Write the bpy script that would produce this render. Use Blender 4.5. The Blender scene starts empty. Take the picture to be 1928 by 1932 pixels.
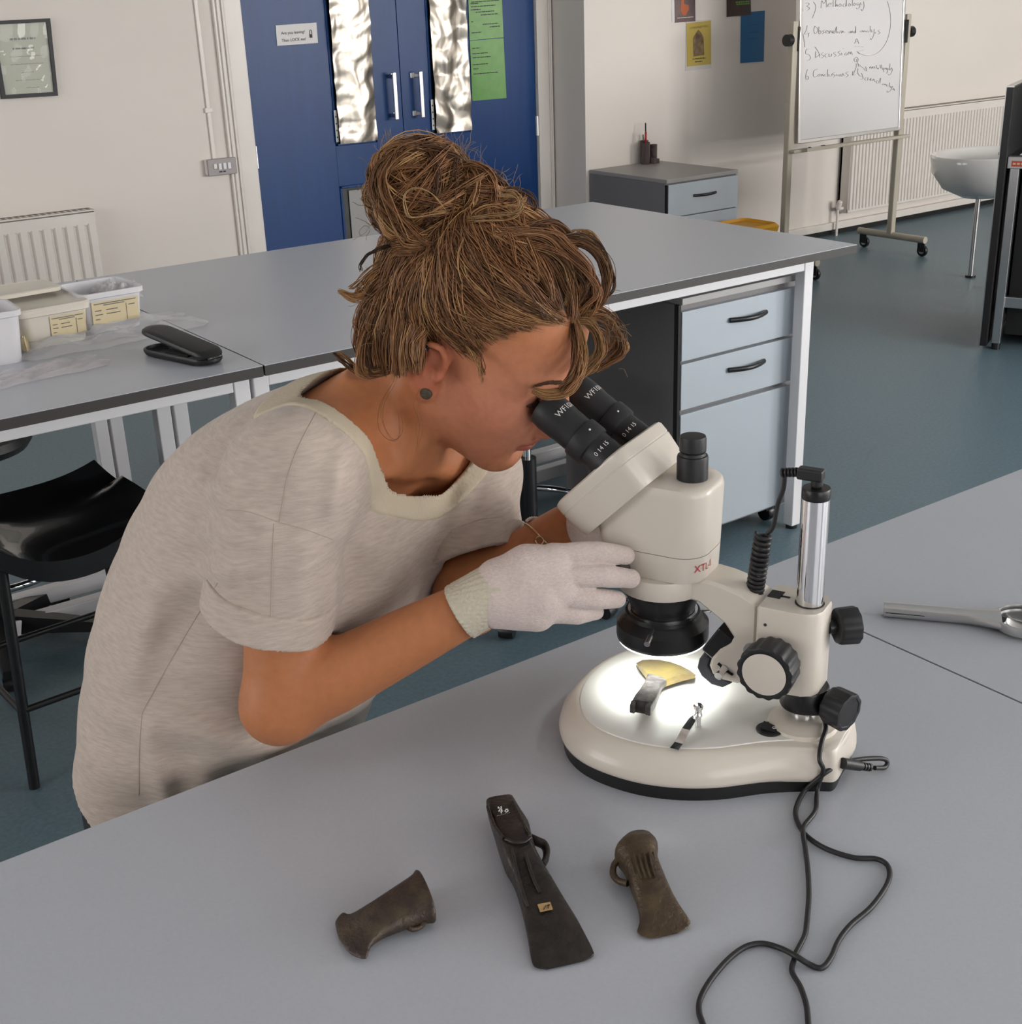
import bpy, bmesh, math, random
import numpy as np
from mathutils import Vector, Matrix

random.seed(7)
SC = bpy.context.scene
COL = SC.collection

# ------------------------------------------------------------------ camera
CAM = np.array([0.0, 0.0, 1.62])
FPX, YAW, PITCH, ROLL = 2408.456, 0.613670, 0.385903, -0.037447
def _axes():
    f = np.array([math.sin(YAW)*math.cos(PITCH), math.cos(YAW)*math.cos(PITCH), -math.sin(PITCH)])
    r = np.array([math.cos(YAW), -math.sin(YAW), 0.0]); u = np.cross(r, f)
    c, s = math.cos(ROLL), math.sin(ROLL)
    return c*r+s*u, -s*r+c*u, f
RX, UX, FX = _axes()
cd = bpy.data.cameras.new('camera'); cam = bpy.data.objects.new('camera', cd); COL.objects.link(cam)
cd.sensor_fit = 'HORIZONTAL'; cd.sensor_width = 36.0; cd.lens = 36.0*FPX/1928.0
cd.clip_start = 0.05; cd.clip_end = 60
M = Matrix.Identity(4)
for i in range(3):
    M[i][0], M[i][1], M[i][2], M[i][3] = RX[i], UX[i], -FX[i], CAM[i]
cam.matrix_world = M
SC.camera = cam

# ------------------------------------------------------------------ world, exposure
w = bpy.data.worlds.new('world'); SC.world = w; w.use_nodes = True
w.node_tree.nodes['Background'].inputs[0].default_value = (0.75, 0.85, 1.0, 1)
w.node_tree.nodes['Background'].inputs[1].default_value = 0.6
SC.view_settings.view_transform = 'Standard'; SC.view_settings.look = 'None'
SC.view_settings.gamma = 1.0; SC.view_settings.use_curve_mapping = False
SC.view_settings.exposure = -0.40
SC.cycles.use_denoising = True
SC.cycles.max_bounces = 5; SC.cycles.diffuse_bounces = 3; SC.cycles.glossy_bounces = 3
SC.cycles.use_adaptive_sampling = True; SC.cycles.adaptive_threshold = 0.06; SC.cycles.adaptive_min_samples = 14
SC.cycles.transmission_bounces = 5; SC.cycles.transparent_max_bounces = 8
SC.cycles.sample_clamp_indirect = 6.0
SC.cycles.caustics_reflective = False; SC.cycles.caustics_refractive = False

# ------------------------------------------------------------------ daylight through the windows (behind and right of the camera), plus added fill from the left
def area(name, loc, direction, sx, sy, power, col):
    l = bpy.data.lights.new(name, 'AREA'); l.shape = 'RECTANGLE'; l.size = sx; l.size_y = sy
    l.energy = power; l.color = col
    o = bpy.data.objects.new(name, l); COL.objects.link(o); o.location = loc
    o.rotation_euler = Vector(direction).to_track_quat('-Z', 'Y').to_euler()
    o['kind'] = 'helper'
    return o
ROOM = dict(x0=-3.0, x1=10.0, y0=-2.4, yd=6.24, yp=5.93, xc=4.80, h=2.75)
WINDOWS = [(-0.9, 1.3), (1.9, 4.1), (4.7, 6.9), (7.3, 9.3)]     # x ranges on the rear wall
WIN_P = [36, 62, 215, 255]
FILL_OPENINGS_L = [(0.9, 2.7), (3.3, 5.1)]                              # y ranges of unseen left-wall openings, added to brighten left-facing sides
for (a, b), pw in zip(WINDOWS, WIN_P):
    area('window_daylight', ((a+b)/2, ROOM['y0']-0.06, 1.72), (0, 1, -0.30), b-a, 1.45, pw*1.3, (1.0, 0.975, 0.95))
for (a, b) in FILL_OPENINGS_L:
    area('window_daylight', (ROOM['x0']-0.06, (a+b)/2, 1.72), (1, 0, -0.25), b-a, 1.45, 58, (1.0, 0.97, 0.95))  # added fill light from the left, no window known there

# ------------------------------------------------------------------ unprojection: where a sight line of the photo meets a plane of the room
def ray(px, py): return FX*FPX + RX*(px-964.0) - UX*(py-966.0)
def at_z(px, py, z):
    d = ray(px, py); return CAM + d*((z-CAM[2])/d[2])
def at_y(px, py, y):
    d = ray(px, py); return CAM + d*(y/d[1])
def at_x(px, py, x):
    d = ray(px, py); return CAM + d*(x/d[0])
def at_d(px, py, c):
    return CAM + FX*c + RX*((px-964.0)*c/FPX) - UX*((py-966.0)*c/FPX)

# ------------------------------------------------------------------ materials
def lin(c):
    c = c/255.0
    return c/12.92 if c <= 0.04045 else ((c+0.055)/1.055)**2.4
def rgb(r, g, b): return (lin(r), lin(g), lin(b), 1.0)
MATS = {}
def mat(name, col, rough=0.5, metal=0.0, var=0.0, vscale=8.0, stretch=(1, 1, 1), bump=0.0, bscale=60.0, spec=0.5,
        trans=0.0, alpha=1.0, col2=None, coat=0.0, sheen=0.0, emis=None, estr=0.0, aniso=0.0, attr=None, sss=0.0, ior=1.45, vdet=3.0, bdist=0.002):
    if name in MATS: return MATS[name]
    m = bpy.data.materials.new(name); m.use_nodes = True; MATS[name] = m
    nt = m.node_tree; N = nt.nodes; L = nt.links; p = N['Principled BSDF']
    if len(col) == 3: col = (*col, 1.0)
    p.inputs['Base Color'].default_value = col
    p.inputs['Roughness'].default_value = rough; p.inputs['Metallic'].default_value = metal
    p.inputs['Specular IOR Level'].default_value = spec
    p.inputs['Transmission Weight'].default_value = trans; p.inputs['Alpha'].default_value = alpha
    p.inputs['IOR'].default_value = ior
    p.inputs['Coat Weight'].default_value = coat; p.inputs['Sheen Weight'].default_value = sheen
    if aniso: p.inputs['Anisotropic'].default_value = aniso
    if sss:
        p.inputs['Subsurface Weight'].default_value = sss
        p.inputs['Subsurface Radius'].default_value = (1.0, 0.35, 0.2); p.inputs['Subsurface Scale'].default_value = 0.006
    if emis:
        p.inputs['Emission Color'].default_value = (*emis[:3], 1.0); p.inputs['Emission Strength'].default_value = estr
    tc = mp = None
    if var or bump or col2:
        tc = N.new('ShaderNodeTexCoord'); mp = N.new('ShaderNodeMapping'); mp.inputs['Scale'].default_value = stretch
        L.new(tc.outputs['Object'], mp.inputs['Vector'])
    base_out = None
    if attr:
        at = N.new('ShaderNodeAttribute'); at.attribute_name = attr; base_out = at.outputs['Color']
        L.new(base_out, p.inputs['Base Color'])
    if var or col2:
        nz = N.new('ShaderNodeTexNoise'); nz.inputs['Scale'].default_value = vscale; nz.inputs['Detail'].default_value = vdet
        L.new(mp.outputs['Vector'], nz.inputs['Vector'])
        mr = N.new('ShaderNodeMapRange'); mr.inputs['From Min'].default_value = 0.3; mr.inputs['From Max'].default_value = 0.7
        L.new(nz.outputs['Fac'], mr.inputs['Value'])
        mx = N.new('ShaderNodeMix'); mx.data_type = 'RGBA'
        c2 = col2 if col2 else tuple(max(0, v*(1-var)) for v in col[:3])
        if attr:
            mx.blend_type = 'MULTIPLY'; mx.inputs['Factor'].default_value = 1.0
            L.new(base_out, mx.inputs['A'])
            cr = N.new('ShaderNodeMapRange'); cr.inputs['To Min'].default_value = 1-var; cr.inputs['To Max'].default_value = 1.0
            L.new(mr.outputs['Result'], cr.inputs['Value']); L.new(cr.outputs['Result'], mx.inputs['B'])
        else:
            mx.inputs['A'].default_value = col; mx.inputs['B'].default_value = (*c2[:3], 1.0)
            L.new(mr.outputs['Result'], mx.inputs['Factor'])
        L.new(mx.outputs['Result'], p.inputs['Base Color'])
    if bump:
        nb = N.new('ShaderNodeTexNoise'); nb.inputs['Scale'].default_value = bscale; nb.inputs['Detail'].default_value = 4.0
        L.new(mp.outputs['Vector'], nb.inputs['Vector'])
        bp = N.new('ShaderNodeBump'); bp.inputs['Strength'].default_value = bump; bp.inputs['Distance'].default_value = bdist
        L.new(nb.outputs['Fac'], bp.inputs['Height']); L.new(bp.outputs['Normal'], p.inputs['Normal'])
    return m

m_wall = mat('wall_paint', (0.76, 0.70, 0.645), 0.85, var=0.04, vscale=1.5, bump=0.12, bscale=180)
m_ceil = mat('ceiling_paint', (0.82, 0.80, 0.77), 0.9)
m_floor = mat('blue_vinyl', (0.135, 0.205, 0.245), 0.42, var=0.22, vscale=90, bump=0.05, bscale=300)
m_white = mat('white_gloss_paint', (0.74, 0.69, 0.64), 0.35, var=0.05, vscale=5)
m_steelwhite = mat('white_powder_coat', (0.74, 0.73, 0.75), 0.35)
m_lam = mat('grey_laminate', (0.475, 0.495, 0.545), 0.33, spec=0.8, var=0.05, vscale=260, bump=0.04, bscale=500)
m_lamedge = mat('dark_laminate_edge', (0.045, 0.040, 0.038), 0.5)
m_blue = mat('blue_gloss_paint', (0.004, 0.042, 0.165), 0.36, spec=0.35, var=0.12, vscale=30, stretch=(1, 1, .08), bump=0.05, bscale=40)
m_bluedark = mat('blue_rebate', (0.004, 0.02, 0.07), 0.4)
m_foil = mat('crumpled_foil', (0.38, 0.345, 0.30), 0.36, metal=1.0)
m_chrome = mat('polished_chrome', (0.86, 0.86, 0.87), 0.06, metal=1.0)
m_satin = mat('satin_aluminium', (0.62, 0.61, 0.61), 0.28, metal=1.0)
m_black = mat('black_plastic', (0.012, 0.012, 0.013), 0.32)
m_blackmat = mat('matt_black_plastic', (0.016, 0.016, 0.018), 0.5)
m_rubber = mat('black_rubber', (0.018, 0.017, 0.018), 0.45)
m_cream = mat('cream_enamel', (0.67, 0.61, 0.535), 0.32, var=0.02, vscale=3, coat=0.2)
m_plate = mat('white_stage_plate', (0.70, 0.68, 0.64), 0.3)
m_paper = mat('white_paper', (0.72, 0.70, 0.69), 0.7)
m_ink = mat('black_ink', (0.03, 0.028, 0.03), 0.6)
m_greyink = mat('grey_ink', (0.16, 0.15, 0.15), 0.7)
m_drawer = mat('pale_blue_grey_front', (0.43, 0.48, 0.53), 0.4)
m_carcass = mat('dark_grey_board', (0.20, 0.19, 0.195), 0.5, var=0.06, vscale=200)
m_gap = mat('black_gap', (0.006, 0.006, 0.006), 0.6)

# ------------------------------------------------------------------ geometry collector
class G:
    def __init__(s): s.v = []; s.f = []; s.c = None
    def add(s, vs, fs):
        o = len(s.v); s.v.extend([tuple(map(float, p)) for p in vs]); s.f.extend([tuple(i+o for i in q) for q in fs]); return s
    def box(s, x0, x1, y0, y1, z0, z1):
        return s.add([(x0,y0,z0),(x1,y0,z0),(x1,y1,z0),(x0,y1,z0),(x0,y0,z1),(x1,y0,z1),(x1,y1,z1),(x0,y1,z1)],
                     [(0,3,2,1),(4,5,6,7),(0,1,5,4),(1,2,6,5),(2,3,7,6),(3,0,4,7)])
    def ring_loft(s, rings, cap0=True, cap1=True, closed=True):
        n = len(rings[0]); o = len(s.v)
        for r in rings: s.v.extend([tuple(map(float, p)) for p in r])
        for i in range(len(rings)-1):
            for j in range(n if closed else n-1):
                k = (j+1) % n
                s.f.append((o+i*n+j, o+i*n+k, o+(i+1)*n+k, o+(i+1)*n+j))
        if cap0: s.f.append(tuple(o+j for j in reversed(range(n))))
        if cap1: s.f.append(tuple(o+(len(rings)-1)*n+j for j in range(n)))
        return s
    def tube(s, path, r, n=8, closed=False, cap=True, flat=1.0):
        P = [np.array(p, float) for p in path]; m = len(P)
        rr = r if hasattr(r, '__len__') else [r]*m
        T = []
        for i in range(m):
            a = P[(i-1) % m] if (closed or i > 0) else P[i]; b = P[(i+1) % m] if (closed or i < m-1) else P[i]
            t = b-a; T.append(t/(np.linalg.norm(t)+1e-12))
        ref = np.array([0, 0, 1.0]) if abs(T[0][2]) < 0.9 else np.array([1.0, 0, 0])
        nrm = np.cross(T[0], ref); nrm /= np.linalg.norm(nrm)
        rings = []
        for i in range(m):
            nrm = nrm - T[i]*(nrm@T[i]); nrm /= (np.linalg.norm(nrm)+1e-12); b = np.cross(T[i], nrm)
            rings.append([P[i]+rr[i]*(math.cos(2*math.pi*j/n)*nrm+flat*math.sin(2*math.pi*j/n)*b) for j in range(n)])
        if closed: rings.append(rings[0]); return s.ring_loft(rings, False, False)
        return s.ring_loft(rings, cap, cap)
    def cyl(s, p0, p1, r0, r1=None, n=24):
        return s.tube([p0, p1], [r0, r0 if r1 is None else r1], n)
    def lathe(s, prof, n=32, org=(0, 0, 0), ax=(0, 0, 1), cap=True):
        a = np.array(ax, float); a /= np.linalg.norm(a); ref = np.array([1.0, 0, 0]) if abs(a[0]) < 0.9 else np.array([0, 1.0, 0])
        u = np.cross(a, ref); u /= np.linalg.norm(u); v = np.cross(a, u); o = np.array(org, float)
        rings = [[o+a*z+r*(math.cos(2*math.pi*j/n)*u+math.sin(2*math.pi*j/n)*v) for j in range(n)] for r, z in prof]
        return s.ring_loft(rings, cap, cap)
    def prism(s, pts, z0, z1):
        return s.ring_loft([[(x, y, z0) for x, y in pts], [(x, y, z1) for x, y in pts]])
    def xf(s, M_):
        s.v = [tuple(M_ @ Vector(p)) for p in s.v]; return s
    def build(s, name, m, parent=None, smooth=None, bevel=0.0, seg=2, label=None, vcol=None):
        me = bpy.data.meshes.new(name); me.from_pydata(s.v, [], s.f)
        bm = bmesh.new(); bm.from_mesh(me); bmesh.ops.recalc_face_normals(bm, faces=bm.faces)
        if smooth is not None:
            a = math.radians(smooth)
            for fc in bm.faces: fc.smooth = True
            for e in bm.edges:
                if len(e.link_faces) == 2 and e.calc_face_angle(0) > a: e.smooth = False
        bm.to_mesh(me); bm.free()
        if vcol is not None:
            ca = me.color_attributes.new('col', 'FLOAT_COLOR', 'POINT'); ca.data.foreach_set('color', np.asarray(vcol, np.float32).ravel())
        if m is not None: me.materials.append(m)
        o = bpy.data.objects.new(name, me); COL.objects.link(o)
        if parent is not None: o.parent = parent
        if bevel:
            b = o.modifiers.new('bevel', 'BEVEL'); b.width = bevel; b.segments = seg; b.limit_method = 'ANGLE'; b.angle_limit = math.radians(40)
        if label: o['label'] = label
        return o
def box(x0, x1, y0, y1, z0, z1): return G().box(x0, x1, y0, y1, z0, z1)
def thing(name, label, cat, loc=(0, 0, 0), rz=0.0, group=None, mtx=None):
    o = bpy.data.objects.new(name, None); COL.objects.link(o); o.empty_display_size = 0.05
    if mtx is not None: o.matrix_world = mtx
    else: o.location = [float(v) for v in loc]; o.rotation_euler = (0, 0, rz)
    o['label'] = label; o['category'] = cat
    if group: o['group'] = group
    return o
def tag(o, label, cat, group=None):
    o['label'] = label; o['category'] = cat
    if group: o['group'] = group
    return o
def struct(o, label=None):
    o['kind'] = 'structure'
    if label: o['label'] = label
    return o
def smoothpath(pts, n=8, closed=False):
    P = [np.array(p, float) for p in pts]; m = len(P); out = []
    rng = range(m if closed else m-1)
    for i in rng:
        p0 = P[(i-1) % m] if (closed or i > 0) else 2*P[0]-P[1]
        p1, p2 = P[i], P[(i+1) % m]
        p3 = P[(i+2) % m] if (closed or i < m-2) else 2*P[-1]-P[-2]
        for k in range(n):
            t = k/n
            out.append(0.5*((2*p1)+(-p0+p2)*t+(2*p0-5*p1+4*p2-p3)*t*t+(-p0+3*p1-3*p2+p3)*t**3))
    if not closed: out.append(P[-1])
    return out
_fonts = {}
def text_geo(txt, size, align='LEFT'):
    """flat letter outlines in the xy plane as a G"""
    cu = bpy.data.curves.new('txt', 'FONT'); cu.body = txt; cu.size = size; cu.align_x = align; cu.fill_mode = 'FRONT'; cu.resolution_u = 3
    o = bpy.data.objects.new('txt', cu); COL.objects.link(o)
    dg = bpy.context.evaluated_depsgraph_get(); dg.update()
    me = bpy.data.meshes.new_from_object(o.evaluated_get(dg))
    g = G(); g.add([v.co[:] for v in me.vertices], [tuple(p.vertices) for p in me.polygons])
    bpy.data.objects.remove(o); bpy.data.curves.remove(cu); bpy.data.meshes.remove(me)
    return g
def frame_mtx(o, x, y, z=None):
    x = Vector([float(v) for v in x]).normalized(); y = Vector([float(v) for v in y]); y = (y-x*x.dot(y)).normalized(); z = x.cross(y)
    return Matrix(((x[0], y[0], z[0], float(o[0])), (x[1], y[1], z[1], float(o[1])), (x[2], y[2], z[2], float(o[2])), (0, 0, 0, 1)))
# ================================================================== ROOM SHELL
R_ = ROOM
T = 0.12
struct(box(R_['x0'], R_['x1'], R_['y0'], R_['yd'], -0.05, 0).build('floor', m_floor), 'dark blue grey vinyl floor')
struct(box(R_['x0'], R_['x1'], R_['y0']-T, R_['yd']+T, R_['h'], R_['h']+0.1).build('ceiling', m_ceil))
YD, YP, XC = R_['yd'], R_['yp'], R_['xc']
DX0, DX1, DZ = 2.79, 4.775, 2.10          # door opening
DL, DR, DM = 2.886, 4.690, float(at_y(752, 60, YD)[0])
g = G().box(R_['x0'], DX0, YD, YD+T, 0, R_['h']).box(DX0, DX1, YD, YD+T, DZ, R_['h']).box(DX1, XC, YD, YD+T, 0, R_['h'])
struct(g.build('wall_back', m_wall), 'cream painted wall around the blue double door')
struct(box(XC, R_['x1'], YP, YP+T, 0, R_['h']).build('wall_poster', m_wall), 'cream painted wall with posters and radiator')
struct(box(XC, XC+T, YP+T, YD+T, 0, R_['h']).build('wall_return', m_wall), 'short return of wall right of the door')
g = G().box(R_['x0']-T, R_['x0'], R_['y0']-T, YD+T, 0, 1.0).box(R_['x0']-T, R_['x0'], R_['y0']-T, YD+T, 2.45, R_['h'])
ys = [R_['y0']-T]+[v for w_ in FILL_OPENINGS_L for v in w_]+[YD+T]
for i in range(0, len(ys), 2): g.box(R_['x0']-T, R_['x0'], ys[i], ys[i+1], 1.0, 2.45)
struct(g.build('wall_left', m_wall))
for i, (a, b) in enumerate(FILL_OPENINGS_L):  # frames for the added left openings that carry the fill light
    g = G(); f_ = 0.05; x0_, x1_ = R_['x0']-0.04, R_['x0']+0.02
    for yy in (a, (a+b)/2-f_/2, b-f_): g.box(x0_, x1_, yy, yy+f_, 1.0, 2.45)
    for zz in (1.0, 1.95, 2.45-f_): g.box(x0_, x1_, a, b, zz, zz+f_)
    struct(g.build('window_%d' % (i+5), m_white), 'white window frame')
struct(box(R_['x1'], R_['x1']+T, R_['y0']-T, YD+T, 0, R_['h']).build('wall_right', m_wall))
# rear wall with its window openings
g = G().box(R_['x0'], R_['x1'], R_['y0']-T, R_['y0'], 0, 1.0).box(R_['x0'], R_['x1'], R_['y0']-T, R_['y0'], 2.45, R_['h'])
xs = [R_['x0']]+[v for w_ in WINDOWS for v in w_]+[R_['x1']]
for i in range(0, len(xs), 2): g.box(xs[i], xs[i+1], R_['y0']-T, R_['y0'], 1.0, 2.45)
struct(g.build('wall_rear', m_wall))
for i, (a, b) in enumerate(WINDOWS):
    g = G(); f_ = 0.05; y0, y1 = R_['y0']-0.04, R_['y0']+0.02
    for xx in (a, (a+b)/2-f_/2, b-f_): g.box(xx, xx+f_, y0, y1, 1.0, 2.45)
    for zz in (1.0, 1.95, 2.45-f_): g.box(a, b, y0, y1, zz, zz+f_)
    struct(g.build('window_%d' % (i+1), m_white), 'white window frame')
# skirtings
struct(box(R_['x0'], DX0-0.05, YD-0.018, YD, 0, 0.10).build('baseboard_back', m_white, bevel=0.004))
bb = struct(box(XC+0.02, R_['x1'], YP-0.03, YP, 0.035, 0.085).build('baseboard_poster', m_white, bevel=0.006))
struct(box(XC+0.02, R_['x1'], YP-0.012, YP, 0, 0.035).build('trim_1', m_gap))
# ------------------------------------------------------------------ door
door = bpy.data.objects.new('door_1', None); COL.objects.link(door); struct(door, 'blue double door with foil covered glazing')
g = G()
for x0, x1 in ((DX0-0.06, DX0), (DX1, XC-0.005)):
    g.box(x0, x1, YD-0.02, YD, 0, DZ+0.07)
g.box(DX0-0.06, DX1+0.02, YD-0.02, YD, DZ, DZ+0.07)
g.build('architrave', m_white, door, bevel=0.004)
for x0, x1 in ((DX0-0.045, DX0-0.03), (DX0-0.02, DX0-0.008), (DX1+0.004, DX1+0.014)):
    box(x0, x1, YD-0.030, YD-0.018, 0, DZ+0.05).build('moulding', m_white, door, bevel=0.004)
g = G()
for x0, x1 in ((DX0, DL-0.004), (DR+0.004, DX1)):
    g.box(x0, x1, YD-0.012, YD+0.10, 0, DZ)
g.box(DX0, DX1, YD-0.012, YD+0.10, DZ-0.04, DZ)
g.build('jamb', m_white, door, bevel=0.003)
YF = YD+0.012            # face of the leaves
def door_leaf(x0, x1, gx0, gx1, gz0, lx0, lx1, lz0, lz1):
    g = G(); d0, d1 = YF, YF+0.045; gz1 = DZ-0.14; z1 = DZ-0.045
    g.box(x0, gx0, d0, d1, 0.01, z1).box(gx1, x1, d0, d1, 0.01, z1)
    g.box(gx0, gx1, d0, d1, gz1, z1).box(gx0, gx1, d0, d1, lz1, gz0)
    g.box(gx0, lx0, d0, d1, lz0, lz1).box(lx1, gx1, d0, d1, lz0, lz1) if lx0 > gx0 else None
    g.box(gx0, gx1, d0, d1, 0.01, lz0)
    leaf = g.build('door_leaf', m_blue, door, bevel=0.002)
    for (a, b, c, d) in ((gx0, gx1, gz0, gz1), (lx0, lx1, lz0, lz1)):
        g = G()
        g.box(a, a+.014, d0-.006, d0+.02, c, d).box(b-.014, b, d0-.006, d0+.02, c, d).box(a, b, d0-.006, d0+.02, c, c+.014).box(a, b, d0-.006, d0+.02, d-.014, d)
        g.build('glazing_bead', m_blue, leaf, bevel=0.003)
        box(a, b, d0+.02, d0+.026, c, d).build('glass', mat('wired_glass', (0.02, 0.022, 0.02), 0.15), leaf)
    return leaf
def foil(x0, x1, z0, z1, y, leaf, seed, split):
    rnd = np.random.RandomState(seed); nx, nz = 34, 120
    X, Z = np.meshgrid(np.linspace(0, x1-x0, nx), np.linspace(0, z1-z0, nz))
    D = np.zeros_like(X)
    def tri(t): return np.abs((t % 1.0)*2-1)
    wx = X+0.02*np.sin(Z*11+rnd.rand()*6)+0.012*np.sin(Z*31+X*20)
    wz = Z+0.02*np.sin(X*25+rnd.rand()*6)
    for k in range(9):
        a = rnd.uniform(-0.5, 0.5)+(math.pi/2 if k % 4 == 3 else 0); f = rnd.uniform(3, 13)
        D += tri((wx*math.cos(a)+wz*math.sin(a))*f+rnd.rand())*rnd.uniform(0.5, 1.0)*0.055/f
    D += 0.0006*tri(wx*45+wz*20)*np.sin(Z*9+1)
    row = (Z < split)
    D += np.where(row, 0.0025, 0.0)
    D *= 0.8
    v = [(x0+X[j, i]+rnd.uniform(-.0006, .0006), y-0.004-D[j, i], z0+Z[j, i]) for j in range(nz) for i in range(nx)]
    f = [(j*nx+i, j*nx+i+1, (j+1)*nx+i+1, (j+1)*nx+i) for j in range(nz-1) for i in range(nx-1)]
    G().add(v, f).build('foil_sheet', m_foil, leaf, smooth=28, label='crumpled silver foil over glazing')
GL0, GL1 = float(at_y(626, 140, YF)[0]), float(at_y(699, 140, YF)[0])
GR0, GR1 = float(at_y(811, 120, YF)[0]), float(at_y(878, 120, YF)[0])
GZL, GZR = float(at_y(668, 268, YF)[2]), float(at_y(850, 248, YF)[2])
LV0 = at_y(640, 352, YF)
leafL = door_leaf(DL, DM-0.002, GL0-.012, GL1+.012, GZL-.012, GL0-.01, GL1+.01, 0.12, float(LV0[2]))
leafR = door_leaf(DM+0.002, DR, GR0-.012, GR1+.012, GZR-.012, GR0-.01, GR1+.01, 0.12, float(LV0[2]))
foil(GL0, GL1, GZL, DZ-.15, YF-0.004, leafL, 3, 0.10)
foil(GR0, GR1, GZR, DZ-.15, YF-0.004, leafR, 8, 0.30)
box(GL0+.05, GL1-.002, YF+.012, YF+.016, 0.2, float(LV0[2])-.03).build('paper_screen', mat('grey_paper', (0.34, .33, .32), .7), leafL)
m_tape = mat('printed_tape', (0.7, .69, .66), .6)
def tape(px, y0, y1, leaf):
    a, b = at_y(px[0], y0, YF-.012), at_y(px[1], y1, YF-.012)
    t = box(float(b[0])-.008, float(b[0])+.008, YF-.0135, YF-.0115, float(b[2]), float(a[2])).build('tape_strip', m_tape, leaf)
    n = int((a[2]-b[2])/0.035)
    for k in range(n):
        z = float(b[2])+.02+k*.035
        box(float(b[0])-.003, float(b[0])+.004, YF-.0142, YF-.0130, z, z+.008).build('tape_mark', m_ink, t)
tape((700, 704), 95, 215, leafL); tape((633, 637), 208, 268, leafL); tape((814, 818), 188, 245, leafR)
def pull(px, y0, y1, leaf, out):
    a, b = at_y(px[0], y0, YF-.05), at_y(px[1], y1, YF-.05); x = (a[0]+b[0])/2; z0, z1 = float(b[2]), float(a[2])
    h = G().box(x-.012, x+.012, YF-.062, YF-.050, z0, z1).build('pull_handle', m_satin, leaf, bevel=.004)
    for z in (z0+.012, z1-.032):
        G().box(x-.010, x+.010, YF-.052, YF, z, z+.02).box(x-.012+out*.022, x+.012+out*.022, YF-.006, YF, z-.004, z+.024).build('handle_foot', m_satin, h, bevel=.002)
pull((742, 748), 136, 226, leafL, 1); pull((792, 797), 134, 222, leafR, -1)
for x, z, lf in ((DL-.004, float(at_y(485, 297, YF)[2]), leafL), (DR+.004, float(at_y(1014, 237, YF)[2]), leafR)):
    G().box(x-.012, x+.012, YF-.006, YF+.004, z-.055, z+.055).cyl((x, YF-.008, z-.055), (x, YF-.008, z+.055), .007, n=10).build('hinge', m_satin, lf)

# ------------------------------------------------------------------ flat sheets on the walls
def sheet(name, corners, y, m, label, cat, parent=None, th=0.002, group=None):
    P = [at_y(px, py, y) for px, py in corners]      # clockwise from top left
    g = G(); g.add([(p[0], y, p[2]) for p in P]+[(p[0], y+th, p[2]) for p in P], [(0, 1, 2, 3), (7, 6, 5, 4), (0, 4, 5, 1), (1, 5, 6, 2), (2, 6, 7, 3), (3, 7, 4, 0)])
    o = g.build(name, m, parent)
    if cat: tag(o, label, cat, group)
    elif label: o['label'] = label
    return o, P
def on_sheet(P, u, v):     # u right, v down in 0..1
    a = P[0]+(P[1]-P[0])*u; b = P[3]+(P[2]-P[3])*u; return a+(b-a)*v
def textline(P, u, v, size, txt, y, m, name, parent, align='LEFT'):
    g = text_geo(txt, size, align); o = on_sheet(P, u, v); ex = P[1]-P[0]; ey = P[0]-P[3]
    return g.xf(frame_mtx((o[0], y, o[2]), ex, ey)).build(name, m, parent)
def dashes(P, rows, y, m, name, parent, seed=1, h=0.02):
    rnd = random.Random(seed)
    for (u0, u1, v) in rows:
        g = G(); u = u0
        while u < u1-0.005:
            l = min(rnd.uniform(.03, .11), u1-u); q = [on_sheet(P, u, v), on_sheet(P, u+l, v), on_sheet(P, u+l, v+h), on_sheet(P, u, v+h)]
            g.add([(p[0], y, p[2]) for p in q], [(0, 1, 2, 3)]); u += l+.018
        g.build(name, m, parent)
s, P = sheet('door_sign', [(520, 48), (597, 42.5), (600, 81), (523, 86.5)], YF-.004, m_paper, 'small white lock reminder sign stuck on blue door', 'sign')
sz = float(np.linalg.norm(P[1]-P[0]))*.088
textline(P, .115, .47, sz, 'Are you leaving?', YF-.0055, m_ink, 'lettering', s)
textline(P, .115, .83, sz, 'Then LOCK me!', YF-.0055, m_ink, 'lettering', s)
c = on_sheet(P, .83, .70); k_ = sz
G().box(c[0]-.35*k_, c[0]+.45*k_, YF-.0056, YF-.005, c[2]-.1*k_, c[2]+.75*k_).build('padlock_body', m_ink, s)
G().tube([(c[0]-.25*k_+.05*k_, YF-.0055, c[2]+.7*k_)]+[(c[0]+.08*k_-.3*k_*math.cos(t), YF-.0055, c[2]+1.2*k_+.55*k_*math.sin(t)) for t in np.linspace(0, math.pi, 9)]+[(c[0]+.38*k_, YF-.0055, c[2]+.7*k_)], .09*k_, 6).build('padlock_shackle', m_greyink, s)
m_green = mat('green_notice_paper', (0.10, 0.30, 0.055), 0.18, var=.15, vscale=20, coat=.6)
s, P = sheet('door_notice', [(881, -70), (944, -74), (950, 70.5), (886, 76)], YF-.006, m_green, 'green printed notice in plastic sleeve, upper on blue door', 'notice')
dashes(P, [(.08, .9, .2+.06*i) for i in range(6)]+[(.06, .30, .52), (.06, .80, .56), (.06, .35, .60), (.2, .75, .635), (.35, .85, .675), (.06, .12, .755), (.4, .85, .80), (.6, .9, .84), (.06, .35, .90)], YF-.0075, m_ink, 'printed_line', s, 3, .012)
s, P = sheet('door_notice', [(886.5, 77), (950, 72), (955.5, 185), (891, 190.5)], YF-.005, m_green, 'green printed notice in plastic sleeve, lower on blue door', 'notice')
dashes(P, [(.06, .28, .12), (.06, .5, .21), (.06, .58, .275), (.06, .5, .39), (.06, .22, .46), (.06, .78, .545)], YF-.0065, m_ink, 'printed_line', s, 5, .015)

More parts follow.
